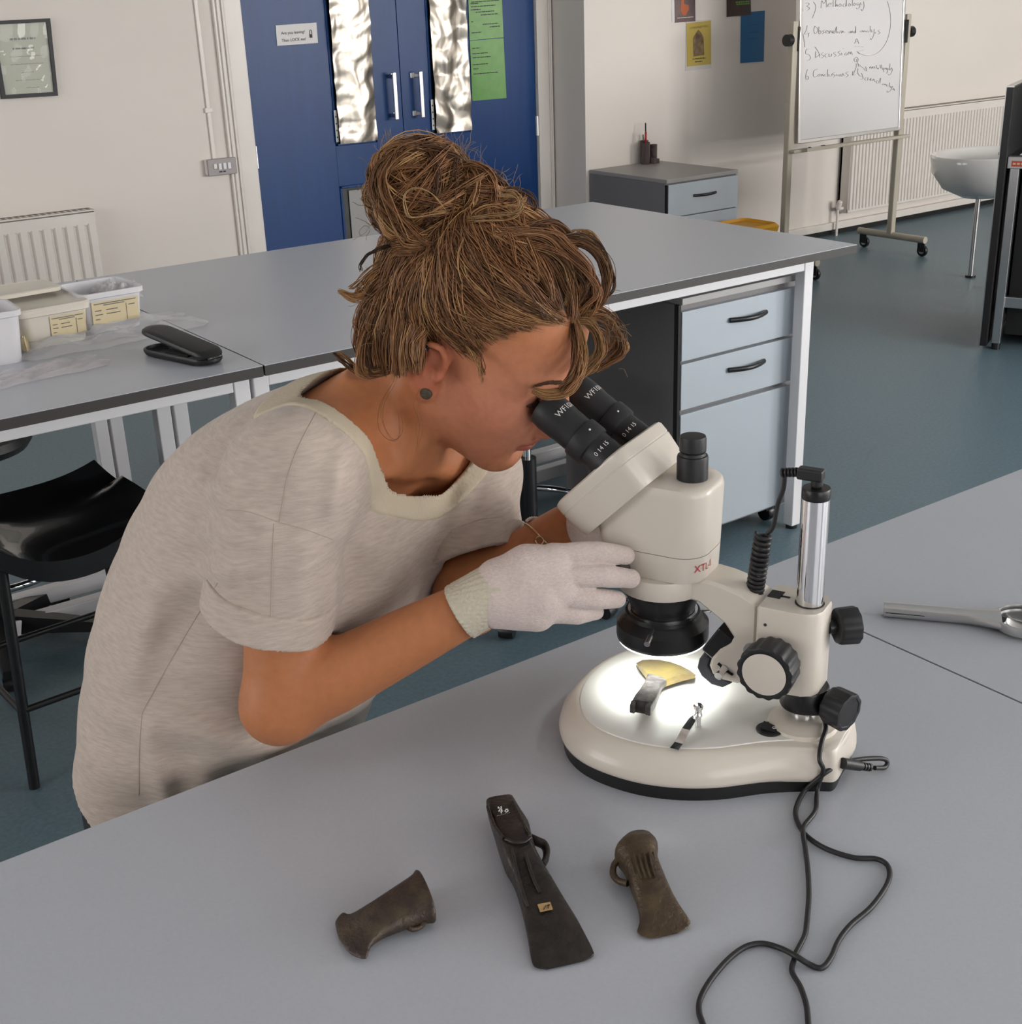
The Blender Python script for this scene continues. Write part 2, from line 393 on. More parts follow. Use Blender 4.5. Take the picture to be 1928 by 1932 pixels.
# framed certificate
fr = thing('framed_certificate', 'black framed certificate hanging on cream wall left of door', 'picture', (0, 0, 0))
yw = YD
_, P = sheet('backing', [(-18, 40), (94, 34.5), (109, 180.5), (3, 187)], yw-.012, m_blackmat, None, None, fr, th=.011)
_, P2 = sheet('certificate', [(-12, 47), (87, 41.5), (102, 173.5), (10, 179)], yw-.015, mat('certificate_paper', (0.42, 0.43, 0.33), .5), None, None, fr, th=.002)
dashes(P2, [(.25, .75, .20)], yw-.0162, m_greyink, 'printed_line', fr, 9, .03)
dashes(P2, [(.28, .72, .34)], yw-.0162, m_ink, 'printed_line', fr, 1, .022)
dashes(P2, [(.2, .85, .46), (.2, .85, .57), (.4, .65, .69), (.25, .8, .8), (.45, .7, .91)], yw-.0162, m_greyink, 'printed_line', fr, 2, .008)
o = box(float(P2[0][0]), float(P2[2][0]), yw-.0195, yw-.0175, float(P2[2][2]), float(P2[0][2]))
gl = mat('picture_glass', (1, 1, 1), 0.02, alpha=0.16, spec=1.0)
wv = G(); nx, nz = 14, 16
vs = []
for j in range(nz):
    for i in range(nx):
        q = on_sheet(P2, i/(nx-1), j/(nz-1)); vs.append((q[0], yw-.020+.0012*math.sin(i*.9+j*.35)*math.sin(j*.7+.4), q[2]))
wv.add(vs, [(j*nx+i, j*nx+i+1, (j+1)*nx+i+1, (j+1)*nx+i) for j in range(nz-1) for i in range(nx-1)]).build('glazing', gl, fr, smooth=60)
g = G()
Po = [at_y(*q, yw-.02) for q in [(-18, 40), (94, 34.5), (109, 180.5), (3, 187)]]; Pi = [at_y(*q, yw-.02) for q in [(-12, 47), (87, 41.5), (102, 173.5), (10, 179)]]
for k in range(4):
    a, b, c, d = Po[k], Po[(k+1) % 4], Pi[(k+1) % 4], Pi[k]
    g.add([(q[0], yw-.026, q[2]) for q in (a, b, c, d)]+[(q[0], yw-.012, q[2]) for q in (a, b, c, d)], [(0, 1, 2, 3), (4, 7, 6, 5), (0, 4, 5, 1), (2, 6, 7, 3), (1, 5, 6, 2), (0, 3, 7, 4)])
g.build('frame', m_blackmat, fr)

# light switch and conduit
sw = thing('light_switch', 'grey metal light switch plate with four rockers beside door', 'light switch')
A, B = at_y(383, 300, YD), at_y(440, 328, YD); x0, x1, z0, z1 = A[0], B[0], B[2]+.008, A[2]-.004
box(x0, x1, YD-.035, YD, z0, z1).build('back_box', m_white, sw, bevel=.006)
box(x0+.002, x1+.006, YD-.041, YD-.034, z0-.003, z1+.003).build('face_plate', mat('brushed_grey_plate', (.27, .245, .245), .4, metal=.1), sw, bevel=.004)
for k in range(4):
    xx = x0+(x1-x0)*(.22+.165*k); zz = (z0+z1)/2
    box(xx, xx+.017, YD-.047, YD-.040, zz-.014+(.006 if k == 0 else 0), zz+.018).build('rocker', m_steelwhite if k else m_white, sw, bevel=.003)
for k in range(2): box(x0+(x1-x0)*(.40+.14*k), x0+(x1-x0)*(.51+.12*k), YD-.0418, YD-.0408, z0+.011, z0+.018).build('printed_mark', m_ink, sw)
cdt = thing('wall_conduit', 'thin white cable conduit running up wall above switch', 'conduit')
xk = float((x0+x1)/2-.02); G().box(xk-.010, xk+.010, YD-.012, YD, z1, R_['h']).build('channel', m_white, cdt, bevel=.003)
zc = float(at_y(389, 208, YD)[2]); G().box(xk-.02, xk+.02, YD-.016, YD, zc-.012, zc+.012).build('clip', m_white, cdt, bevel=.003)

# ------------------------------------------------------------------ radiators
def radiator(name, x0, x1, z0, z1, yw, pitch, label, valve=None):
    t = thing(name, label, 'radiator', (x0, yw, z0)); W = x1-x0; H = z1-z0; D = .10
    # corrugated front panel
    n = int(W/pitch); g = G(); prof = []
    for i in range(n):
        xx = i*W/n; w_ = W/n
        prof += [(xx+.06*w_, 0), (xx+.22*w_, .014), (xx+.78*w_, .014), (xx+.94*w_, 0)]
    v = []
    for (zz) in (0.02, H-.06):
        v += [(a, -D-b, zz) for a, b in prof]
    m_ = len(prof); g.add(v, [(i, i+1, m_+i+1, m_+i) for i in range(m_-1)])
    g.build('front_panel', m_white, t)
    box(0, W, -D-.006, -D+.012, H-.07, H-.01).build('header_rail', m_white, t, bevel=.006)
    box(0, W, -D-.006, -D+.012, 0, .03).build('footer_rail', m_white, t, bevel=.006)
    box(0, W, -.03, -.016, 0, H).build('rear_panel', m_white, t)
    for xx in (0, W-.004): box(xx, xx+.004, -D, -.016, 0, H).build('side_cover', m_white, t)
    top = box(0, W, -D-.004, -.014, H-.006, H).build('top_grille', m_white, t, bevel=.002)
    for k in range(min(60, int(W/.03))):
        xx = .01+k*.03; box(xx, xx+.018, -D*.8, -.03, H-.001, H+.0006).build('grille_slot', mat('vent_slot', (.25, .23, .21), .8), top)
    g = G()
    for xx in (.12, W-.12): g.box(xx-.015, xx+.015, -.016, 0, .08, H-.08)
    g.build('bracket', m_white, t)
    if valve:
        sgn, = valve; xe = -0.05 if sgn < 0 else W+.05
        g = G().cyl((xe, -D*.6, .03), (0 if sgn < 0 else W, -D*.6, .03), .012, n=10).cyl((xe, -D*.6, .03), (xe, -D*.6, -z0), .009, n=10)
        g.build('pipe', m_white, t)
        G().lathe([(.014, 0), (.018, .01), (.018, .05), (.012, .06)], 14, (xe, -D*.6, .03), (0, -.3, 1)).build('valve', m_white, t)
    return t
za = float(at_y(90, 406, YD-.1)[2])
xa = float(at_y(184, 430, YD-.1)[0])
radiator('panel_radiator', xa-1.6, xa, .13, za, YD, .052, 'white ribbed panel radiator low on wall left of door')
radiator('panel_radiator', 7.00, 9.6, .15, float(at_y(1760, 200, YP-.1)[2]), YP, .034, 'long white finned radiator behind the whiteboard', valve=(-1,))

# ------------------------------------------------------------------ posters on the poster wall
yp = YP-.003
s, P = sheet('wall_poster_print', [(1266, -60), (1275, -61), (1276, 41), (1268, 42)], yp, m_paper, 'narrow cream poster strip behind orange print', 'poster')
s, P = sheet('wall_poster_print', [(1272, -60), (1311, -64), (1312, 40), (1274, 43)], yp-.004, mat('dusk_print', (.20, .14, .13), .4, col2=(.07, .05, .06), vscale=6), 'dusky print with orange shape, upper poster on wall', 'poster')
g = G(); c = on_sheet(P, .35, .78); sc = .022
shp = [(-.4, 4), (.4, 4), (.5, 1.6), (2.2, 1.2), (2.4, .2), (1.3, -1.3), (.2, -1.2), (-.7, -.2), (-.5, 1.5)]
g.ring_loft([[(c[0]+a*sc, yp-.0055, c[2]+b*sc) for a, b in shp], [(c[0]+a*sc, yp-.005, c[2]+b*sc) for a, b in shp]]).build('orange_shape', mat('orange_print', (.45, .12, .05), .5), s)
dashes(P, [(.1, .9, .91), (.5, .9, .57)], yp-.0056, m_paper, 'printed_line', s, 3, .012)
s, P = sheet('wall_poster_print', [(1294.5, 39), (1342, 37), (1342, 129), (1293, 134)], yp, mat('clear_sleeve', (.66, .62, .58), .15), 'yellow leaflet with arched emblem in clear sleeve', 'poster')
_, P = sheet('leaflet', [(1295.5, 44), (1341, 38.5), (1341.5, 121), (1296.5, 125.5)], yp-.003, mat('yellow_paper', (.52, .39, .095), .4), None, None, s)
textline(P, .5, .14, .0165, "LOVENDALE'S WELL", yp-.0045, mat('brown_ink', (.24, .17, .05), .6), 'lettering', s, 'CENTER')
arch = [(.26, .78), (.25, .36), (.36, .26), (.47, .18), (.58, .25), (.68, .37), (.70, .77)]
q = [on_sheet(P, u, v) for u, v in arch]
G().ring_loft([[(p[0], yp-.0050, p[2]) for p in q], [(p[0], yp-.0045, p[2]) for p in q]]).build('arched_emblem', mat('sepia_print', (.10, .055, .035), .5, col2=(.28, .2, .1), vscale=30), s)
dashes(P, [(.22, .76, .83), (.32, .62, .90)], yp-.0046, m_ink, 'printed_line', s, 4, .02)
s, P = sheet('wall_poster_print', [(1371.5, -60), (1414, -64), (1417, 28), (1371.5, 32)], yp-.004, mat('night_print', (.022, .014, .014), .35, col2=(.05, .025, .02), vscale=9), 'dark print with green lettering, overlapping blue poster', 'poster')
dashes(P, [(.35, .95, .70), (.38, .95, .745)], yp-.0056, mat('green_ink', (.16, .32, .06), .5), 'printed_line', s, 6, .03)
s, P = sheet('wall_poster_print', [(1398, 24), (1443, 20), (1441, 116), (1397, 119)], yp, mat('blue_poster_paper', (.004, .12, .30), .45), 'plain bright blue poster on wall left of whiteboard', 'poster')
dashes(P, [(.3, .7, .25), (.25, .75, .4), (.3, .7, .52)], yp-.0012, mat('faint_blue_ink', (.004, .09, .24), .5), 'printed_line', s, 6, .02)

# ------------------------------------------------------------------ filing drawers against the poster wall
CZ = .655; YB = YP-.01
p_tl = at_y(1130, 318, YB); CZ = float(p_tl[2])
p_m = at_z(1247, 343, CZ); p_r = at_z(1386, 319, CZ)
cx0 = float(p_tl[0]); cx1 = float(p_r[0]); cyf = float((p_m[1]+p_r[1])/2); cx0 = float((cx0+p_m[0])/2)
cab = thing('drawer_cabinet', 'grey drawer cabinet holding pen pots against poster wall', 'cabinet', (cx0, cyf, 0))
W, D = cx1-cx0, YB-cyf
box(0, W, .018, D, .04, CZ-.022).build('carcass', m_carcass, cab)
box(0, W, 0, D, CZ-.022, CZ).build('worktop', mat('warm_grey_laminate', (.33, .31, .30), .4), cab, bevel=.003)
zt = CZ-.03
def drawer_handle(xc, y, z, wid, par):
    pts = [(xc-wid/2+wid*i/12, y-.004-.022*math.sin(math.pi*i/12), z+.010*math.sin(math.pi*(i/12)**1.6)*0) for i in range(13)]
    return G().tube(pts, .006, 8, flat=1.3).build('handle', m_black, par, smooth=60)
for k in range(3):
    h = .175; z1 = zt-k*(h+.006); z0 = z1-h
    if k == 2: z0 = .06
    d = box(.012, W, 0, .018, z0, z1).build('drawer', m_drawer, cab, bevel=.001)
    drawer_handle(W*.52, 0, (z0+z1)/2+.012, .17, d)
box(.002, .012, .002, .018, .05, zt).build('edge_gap', m_gap, cab)
for xx in (.05, W-.05):
    for yy in (.06, D-.06): G().cyl((xx, yy, 0), (xx, yy, .04), .018, n=12).build('foot', m_black, cab)
# smoky acrylic pen tidy
pt = at_z(1222, 308, CZ)
tidy = thing('pen_tidy', 'smoky acrylic pen tidy of joined tubes on drawer cabinet', 'pen holder', (pt[0], pt[1], CZ))
m_smoke = mat('smoky_acrylic', (.10, .075, .075), .12, alpha=.72)
for dx, dy, r, h in ((-.035, -.02, .026, .125), (.0, .03, .024, .13), (.045, .0, .022, .105), (.015, -.025, .026, .035), (.04, -.03, .02, .025)):
    G().lathe([(r, 0), (r, h), (r-.002, h), (r-.002, .003)], 20, (dx, dy, 0)).build('tube', m_smoke, tidy, smooth=40)
def pen(a, b, r, m, label):
    tv = np.array(b)-np.array(a); L_ = float(np.linalg.norm(tv))
    t = G().lathe([(r*.3, 0), (r, .015), (r, L_*.7), (r*1.15, L_*.7+.002), (r*1.15, L_-.004), (r*.7, L_)], 10, a, tv)
    return tag(t.build('pen', m, None, smooth=40), label, 'pen')
b0 = np.array([pt[0], pt[1], CZ])
pen(b0+[-.040, -.02, .005], b0+[-.036, -.022, .185], .006, mat('red_plastic', (.35, .01, .02), .3), 'red pen standing in smoky pen tidy')
pen(b0+[-.025, -.015, .005], b0+[-.030, -.012, .235], .004, m_blackmat, 'tall black pen leaning in smoky pen tidy')
pen(b0+[.002, .03, .005], b0+[-.012, .03, .165], .004, mat('olive_plastic', (.10, .09, .04), .4), 'short olive pen in the smoky pen tidy')

# yellow bin
pb = at_z(1428, 425, .40)
bn = thing('waste_bin', 'yellow plastic waste bin on floor beside drawer cabinet', 'bin', (pb[0], pb[1]+.1, 0))
m_yel = mat('yellow_plastic', (.62, .30, .012), .35)
def rrect(w_, d_, r, n=5):
    o = []
    for cx, cy, a0 in ((w_/2-r, d_/2-r, 0), (-w_/2+r, d_/2-r, 90), (-w_/2+r, -d_/2+r, 180), (w_/2-r, -d_/2+r, 270)):
        for k in range(n+1):
            a = math.radians(a0+90*k/n); o.append((cx+r*math.cos(a), cy+r*math.sin(a)))
    return o
rings = [[(x, y, z) for x, y in rrect(w_, d_, .04)] for w_, d_, z in ((.22, .20, 0), (.28, .26, .36), (.27, .25, .36), (.21, .19, .01))]
G().ring_loft(rings).build('body', m_yel, bn, smooth=35)
G().ring_loft([[(x, y, z) for x, y in rrect(w_, d_, .045)] for w_, d_, z in ((.30, .28, .355), (.31, .29, .385), (.28, .26, .40), (.27, .25, .385))]).build('rim', m_yel, bn, smooth=35)
# ================================================================== MOBILE WHITEBOARD
WY = 5.25
wb = thing('mobile_whiteboard', 'mobile whiteboard on wheeled stand with handwritten list', 'whiteboard', (0, 0, 0))
m_stand = mat('beige_stand_enamel', (.46, .42, .34), .4)
m_board = mat('whiteboard_enamel', (.66, .64, .64), .18, coat=.3)
bl, br = at_y(1511, 270, WY), at_y(1695, 239, WY)
wx0, wx1, wz0, wz1 = float(bl[0]), float(br[0]), float((bl[2]+br[2])/2), 1.98
kz = float(at_y(1492, 76, WY)[2])
TILT = Matrix.Translation((0, WY, kz)) @ Matrix.Rotation(math.radians(-2.6), 4, 'X') @ Matrix.Translation((0, -WY, -kz))
TN = np.array(TILT.to_3x3() @ Vector((0, -1, 0)))
def on_board(px, py):
    d = ray(px, py); p0 = np.array([0, WY, kz])+TN*.0008; return CAM+d*(((p0-CAM)@TN)/(d@TN))
bl, br = on_board(1508, 270), on_board(1695, 239)
wx0, wx1, wz0 = float(bl[0]), float(br[0]), float((bl[2]+br[2])/2)
box(wx0, wx1, WY, WY+.018, wz0, wz1).xf(TILT).build('board_panel', m_board, wb)
g = G().box(wx0-.016, wx0+.005, WY-.008, WY+.026, wz0-.012, wz1).box(wx1-.005, wx1+.016, WY-.008, WY+.026, wz0-.012, wz1).box(wx0, wx1, WY-.008, WY+.026, wz0-.014, wz0+.008).box(wx0, wx1, WY-.008, WY+.026, wz1-.01, wz1+.012)
g.xf(TILT).build('board_frame', m_satin, wb, bevel=.003)
xl, xr = wx0-.055, wx1+.045
for xx, sg in ((xl, -1), (xr, 1)):
    post = box(xx-.02, xx+.02, WY-.012, WY+.028, .10, kz+.10).build('post', m_stand, wb, bevel=.006)
    G().cyl((xx+sg*.02, WY+.008, kz), (xx+sg*.055, WY+.008, kz), .032, n=18).build('tilt_knob', m_black, post, smooth=40)
    box(xx-sg*.02-.006, xx-sg*.02+.006, WY-.02, WY+.03, kz-.06, kz+.07).build('pivot_plate', m_black, post)
    foot = G().tube([(xx, WY-.26, .105), (xx, WY+.26, .105)], .022, 12).build('foot_bar', m_stand, wb, smooth=40)
    for yy in (WY-.235, WY+.22):
        G().lathe([(.012, -.010), (.034, -.010), (.036, -.006), (.036, .006), (.034, .010), (.012, .010)], 20, (xx+.012, yy, .036), (1, 0, 0)).build('caster_wheel', m_black, wb, smooth=40)
        G().lathe([(.0, -.012), (.020, -.012), (.020, .012), (0, .012)], 16, (xx+.012, yy, .036), (1, 0, 0)).build('caster_hub', m_satin, wb, smooth=40)
        G().box(xx-.008, xx-.002, yy-.025, yy+.025, .03, .085).cyl((xx, yy, .07), (xx, yy, .10), .01, n=10).build('caster_fork', m_black, wb)
tl, tr = at_y(1500, 285, WY-.05), at_y(1703, 258, WY-.05)
tz = float((tl[2]+tr[2])/2)
box(xl-.01, xr+.05, WY-.05, WY-.01, tz-.014, tz+.006).build('cross_rail', m_stand, wb, bevel=.006)
G().box(wx0, wx0+.28, WY-.085, WY-.05, tz-.006, tz).box(wx0, wx0+.28, WY-.089, WY-.083, tz-.006, tz+.014).build('pen_tray', m_stand, wb)
pm = (wx0+.05, WY-.068, tz+.008)
mk = thing('marker_pen', 'white marker pen with black cap on whiteboard tray', 'pen', pm)
G().cyl((0, 0, 0), (.085, 0, 0), .008, n=12).build('barrel', m_paper, mk, smooth=40); G().cyl((.085, 0, 0), (.12, 0, 0), .0095, n=12).build('cap', m_black, mk, smooth=40); G().cyl((-.012, 0, 0), (0, 0, 0), .0095, n=12).build('end_plug', m_black, mk, smooth=40)
# handwriting, traced stroke by stroke in photo pixels (8.764 px per photo px from 1490,0)
HW = {
 'three': [[(250,60),(290,45),(318,70),(280,105),(318,125),(315,155),(280,172)],[(388,30),(425,90),(420,170),(370,300)],[(215,20),(208,90),(215,180)]],
 'methodology': [[(515,135),(525,10),(560,60),(595,0),(600,20),(605,120)],[(625,90),(680,75),(665,50),(635,70),(630,110),(690,105)],[(715,0),(715,115)],[(690,50),(745,40)],[(760,-10),(755,110),(775,70),(790,108)],[(830,60),(808,90),(830,110),(850,85),(830,60)],[(905,60),(875,90),(895,112),(925,90),(935,-20),(932,105)],[(985,55),(965,85),(985,105),(1005,80),(985,55)],[(1035,-20),(1032,100)],[(1065,50),(1050,75),(1068,95),(1085,70),(1065,50)],[(1135,45),(1105,60),(1120,90),(1150,60),(1150,120),(1110,150),(1095,130)],[(1170,40),(1175,80),(1205,75)],[(1220,25),(1225,110),(1195,180),(1175,150)]],
 'observation': [[(285,420),(270,500),(238,565),(320,548)],[(315,545),(300,610)],[(410,435),(395,490),(410,555),(450,530),(455,470),(410,430)],[(480,440),(480,560),(515,540),(500,505),(480,520)],[(575,495),(540,515),(570,535),(535,560)],[(590,535),(630,520),(610,500),(590,540),(640,555)],[(645,510),(650,555),(670,505)],[(680,505),(700,550),(715,500)],[(745,510),(715,530),(740,550),(768,440),(765,550)],[(745,490),(795,480)],[(790,520),(795,550)],[(820,550),(835,510),(860,520),(850,550)],[(860,550),(875,510),(900,545)]],
 'and': [[(1000,515),(975,535),(1000,545),(1010,515),(1015,545)],[(1025,545),(1035,515),(1050,545)],[(1090,510),(1060,530),(1080,545),(1090,435),(1088,545)]],
 'analysis': [[(1195,505),(1160,520),(1185,530),(1205,505),(1210,530)],[(1220,530),(1235,505),(1255,530)],[(1290,505),(1265,520),(1290,535),(1300,515)],[(1325,430),(1325,530)],[(1345,490),(1355,530),(1380,525)],[(1395,480),(1385,580),(1345,655),(1325,630)],[(1420,530),(1405,550),(1430,550)],[(1490,490),(1455,510),(1490,540),(1455,570)]],
 'arrow_note': [[(1070,720),(1105,640),(1140,725)],[(1080,690),(1135,685)],[(1065,770),(1140,768),(1215,778)],[(1610,20),(1655,200),(1660,450),(1600,680),(1500,830),(1400,900),(1290,925),(1190,900),(1105,855)],[(1105,855),(1225,828)],[(1105,850),(1150,895)]],
 'discussion': [[(310,810),(270,820),(262,890),(310,900),(340,950),(320,990),(280,1003)],[(425,850),(420,955)],[(415,775),(470,860),(480,910),(420,955)],[(490,900),(495,950)],[(555,870),(515,895),(560,925),(520,965)],[(620,880),(580,905),(590,945),(630,935)],[(645,890),(650,935),(685,925),(690,890)],[(760,860),(720,880),(765,915),(725,940)],[(835,840),(795,865),(835,900),(795,930)],[(855,875),(860,915)],[(880,800),(882,806)],[(930,870),(905,900),(930,915),(950,880)],[(960,910),(975,860),(1000,895),(1010,855),(1035,905)]],
 'branches': [[(1095,950),(1060,975),(1070,1015),(1115,1020),(1130,985),(1105,945),(1085,955)],[(1095,980),(1120,1050)],[(1125,1050),(1190,1110),(1250,1145)],[(1215,1145),(1270,1175),(1250,1100)],[(1095,1050),(1090,1130),(1040,1240)],[(1040,1180),(1035,1245),(1080,1230)],[(1125,1060),(1140,1105)],[(1125,1130),(1120,1200),(1150,1250),(1200,1270)],[(1170,1310),(1210,1300),(1185,1210)]],
 'metallography': [[(1310,1130),(1330,1100),(1345,1130),(1365,1100),(1370,1130)],[(1380,1115),(1400,1100),(1390,1130),(1420,1120)],[(1425,1075),(1430,1130)],[(1445,1140),(1455,1120),(1465,1145)],[(1490,1070),(1500,1130)],[(1515,1070),(1520,1130)],[(1545,1120),(1525,1145),(1550,1150),(1560,1120),(1550,1190)],[(1575,1145),(1590,1120),(1600,1150),(1620,1125)],[(1625,1130),(1600,1215)],[(1655,1050),(1650,1160),(1680,1120),(1690,1170),(1650,1240),(1620,1225)]],
 'conclusions': [[(290,1150),(265,1230),(265,1310),(300,1310),(300,1260),(265,1265)],[(460,1140),(400,1170),(385,1240),(410,1275),(450,1255)],[(480,1225),(460,1255),(490,1262),(500,1225),(480,1225)],[(515,1262),(530,1225),(550,1262)],[(590,1225),(560,1250),(595,1265)],[(625,1150),(620,1270)],[(640,1225),(650,1265),(690,1250),(690,1220)],[(745,1200),(705,1220),(750,1250),(715,1280)],[(775,1225),(780,1260)],[(830,1225),(805,1250),(835,1262),(845,1225)],[(855,1265),(875,1215),(900,1255)],[(965,1185),(925,1210),(965,1245),(925,1280)]],
 'science': [[(1260,1280),(1235,1310),(1260,1330)],[(1290,1280),(1285,1330)],[(1310,1325),(1340,1295),(1330,1335),(1365,1320)],[(1365,1335),(1385,1305),(1400,1345)],[(1405,1345),(1410,1355)],[(1445,1330),(1425,1360),(1460,1375),(1500,1290),(1490,1380)]],
 'small_analysis': [[(1540,1385),(1525,1400),(1550,1405),(1560,1385)],[(1565,1405),(1580,1390),(1595,1415)],[(1605,1400),(1600,1425),(1625,1425)],[(1650,1365),(1640,1430)],[(1655,1420),(1665,1450),(1690,1430)],[(1700,1425),(1660,1500),(1610,1530),(1605,1500)],[(1690,1480),(1720,1460),(1700,1490)],[(1725,1470),(1730,1500)]],
 'margin_line': [[(200,20),(205,300),(205,560)],[(215,560),(235,680),(248,780)]],
}
for k, strokes in HW.items():
    g = G()
    for st in strokes:
        pts = []
        for (a, b) in st:
            pts.append(tuple(on_board(1490+a/8.764, b/8.764)))
        if len(pts) > 2: pts = smoothpath(pts, 4)
        g.tube(pts, .0024, 5, flat=.15)
    g.build('handwriting', m_greyink if k in ('margin_line', 'arrow_note') else mat('marker_ink', (.075, .07, .072), .5), wb)

# ================================================================== WASH BASIN and BLACK WORKSTATION (right edge)
WKY = 3.45
bas = thing('wash_basin', 'white ceramic wash basin on metal leg beside black workstation', 'basin', (6.29, 4.30, 0))
m_cer = mat('white_ceramic', (.80, .78, .76), .12, coat=.5)
prof = [(.12, .495), (.225, .545), (.288, .63), (.302, .718), (.296, .727), (.274, .72), (.236, .64), (.14, .57)]
G().ring_loft([[(r*1.15*math.cos(t), r*.88*math.sin(t), z) for t in np.linspace(0, 2*math.pi, 40, endpoint=False)] for r, z in prof]).build('bowl', m_cer, bas, smooth=50)
G().box(.02, .24, -.12, -.05, .712, .732).build('tap_ledge', m_black, bas, bevel=.006)
for xx, yy in ((.0, -.15), (.16, .14)):
    G().cyl((xx, yy, 0), (xx, yy, .55), .014, n=12).build('leg', m_satin, bas, smooth=40)
    G().cyl((xx, yy, 0), (xx, yy, .012), .03, n=16).build('foot', m_black, bas, smooth=40)
pw0 = at_z(1847, 660, 0.0)
dv = ray(2400, 0); dv[2] = 0; dv /= np.linalg.norm(dv); rzw = math.atan2(dv[1], dv[0])-math.pi/2
wk = thing('black_workstation', 'tall black panelled workstation with aluminium frame at right edge', 'workstation', (pw0[0], pw0[1], 0), rzw)
_d = ray(1871, 165); zt_ = float(1.62+_d[2]*math.hypot(pw0[0], pw0[1])/math.hypot(_d[0], _d[1]))
m_wkb = mat('black_melamine', (.014, .013, .014), .4)
box(0, .03, 0, .70, 0.02, zt_).build('side_panel', m_wkb, wk, bevel=.002)
box(-.001, .031, -.001, .70, zt_, zt_+.006).build('edge_strip', m_satin, wk)
box(-.004, 0, -.001, .012, 0.02, zt_).build('front_edging', m_satin, wk)
box(.03, 1.2, .67, .70, .02, zt_).build('back_panel', m_wkb, wk)
_d = ray(1885, 297); zd = float(1.62+_d[2]*math.hypot(pw0[0], pw0[1])/math.hypot(_d[0], _d[1]))-.012
box(.03, 1.2, .06, .67, zd-.02, zd+.012).build('desk_surface', m_wkb, wk)
ap = box(.032, 1.2, .02, .06, zd-.038, zd+.014).build('aluminium_apron', m_satin, wk, bevel=.003)
lb = box(.05, .125, .0185, .02, zd-.028, zd-.004).build('warning_label', mat('red_label', (.42, .06, .03), .4), wk)
for k in range(4): box(.056+k*.017, .068+k*.017, .0178, .0186, zd-.02, zd-.012).build('printed_mark', mat('cream_ink', (.6, .4, .3), .5), lb)
for xx in (.045, 1.15): box(xx, xx+.04, .025, .065, .03, zd-.038).build('leg', m_satin, wk, bevel=.003); G().cyl((xx+.02, .045, 0), (xx+.02, .045, .03), .02, n=12).build('foot', m_black, wk)
box(.085, 1.15, .03, .06, .20, .25).build('lower_rail', m_satin, wk, bevel=.003)
box(.09, 1.14, .10, .64, .06, zd-.05).build('lower_cabinet', m_gap, wk)
mon = thing('monitor', 'pale green lit screen inside black workstation at right edge', 'monitor', Matrix.Translation((pw0[0], pw0[1], 0)) @ Matrix.Rotation(rzw, 4, 'Z') @ Vector((.19, .36, zd+.013)), rzw)
box(0, .42, 0, .03, .06, .36).build('casing', m_black, mon); box(.01, .41, -.004, .0, .07, .35).build('screen', mat('lit_screen', (.35, .42, .36), .3, emis=(.55, .72, .58), estr=.35), mon); box(.12, .28, -.06, .1, 0, .012).build('stand_base', m_black, mon); box(.18, .22, .0, .03, .01, .08).build('stand_neck', m_black, mon)
pp_ = thing('paper_sheet', 'white paper sheet lying on the black workstation desk', 'paper', Matrix.Translation((pw0[0], pw0[1], 0)) @ Matrix.Rotation(rzw, 4, 'Z') @ Vector((.07, .10, zd+.0125)), rzw)
box(0, .20, 0, .14, 0, .002).build('page', m_paper, pp_)

# ================================================================== BACK BENCH
BZ, BT = .90, .024
BY0, BY1, BXJ, BX1, BX0 = 2.472, 3.70, 1.108, 3.022, -1.4
def bench(name, label, x0, x1, lx0, lx1, y0, y1, legs_y, rails, extra=None):
    t = thing(name, label, 'bench', (0, 0, 0))
    box(x0, x1, y0, y1, BZ-BT, BZ-.0015).build('worktop_core', m_lamedge, t)
    box(x0, x1, y0, y1, BZ-.0015, BZ).build('worktop_laminate', m_lam, t)
    z1 = BZ-BT-.001; q = .038
    for yy in legs_y:
        for xx in (lx0, lx1): box(xx-q/2, xx+q/2, yy-q/2, yy+q/2, .012, z1).build('leg', m_steelwhite, t, bevel=.003)
        box(lx0+q/2, lx1-q/2, yy-q/2+.002, yy+q/2-.002, z1-.045, z1).build('top_rail', m_steelwhite, t, bevel=.003)
    for xx in (lx0, lx1):
        for a, b in zip(legs_y[:-1], legs_y[1:]):
            box(xx-q/2+.003, xx+q/2-.003, a+q/2, b-q/2, z1-.045, z1).build('side_rail', m_steelwhite, t)
        for yy in legs_y: G().cyl((xx, yy, 0), (xx, yy, .014), .018, n=12).build('levelling_foot', m_black, t)
        box(xx-q/2+.002, xx+q/2-.002, legs_y[-2]+q/2, legs_y[-1]-q/2, .05, .09).build('foot_rail', m_steelwhite, t)
    for (yy, z0) in rails: box(lx0+q/2, lx1-q/2, yy-.02, yy+.02, z0, z0+.045).build('low_rail', m_steelwhite, t, bevel=.003)
    return t
bench('lab_bench', 'grey topped back bench holding plastic tubs, left of joint', BX0, BXJ-.002, BX0+.12, BXJ-.023, BY0, BY1, (2.565, 3.08, 3.62), ((3.48, .05), (3.33, .05)))
bench('lab_bench', 'grey topped back bench with white drawer pedestal below', BXJ+.002, BX1, BXJ+.023, 2.905, BY0, BY1, (2.565, 3.08, 3.62), ((3.48, .05), (3.33, .05)))
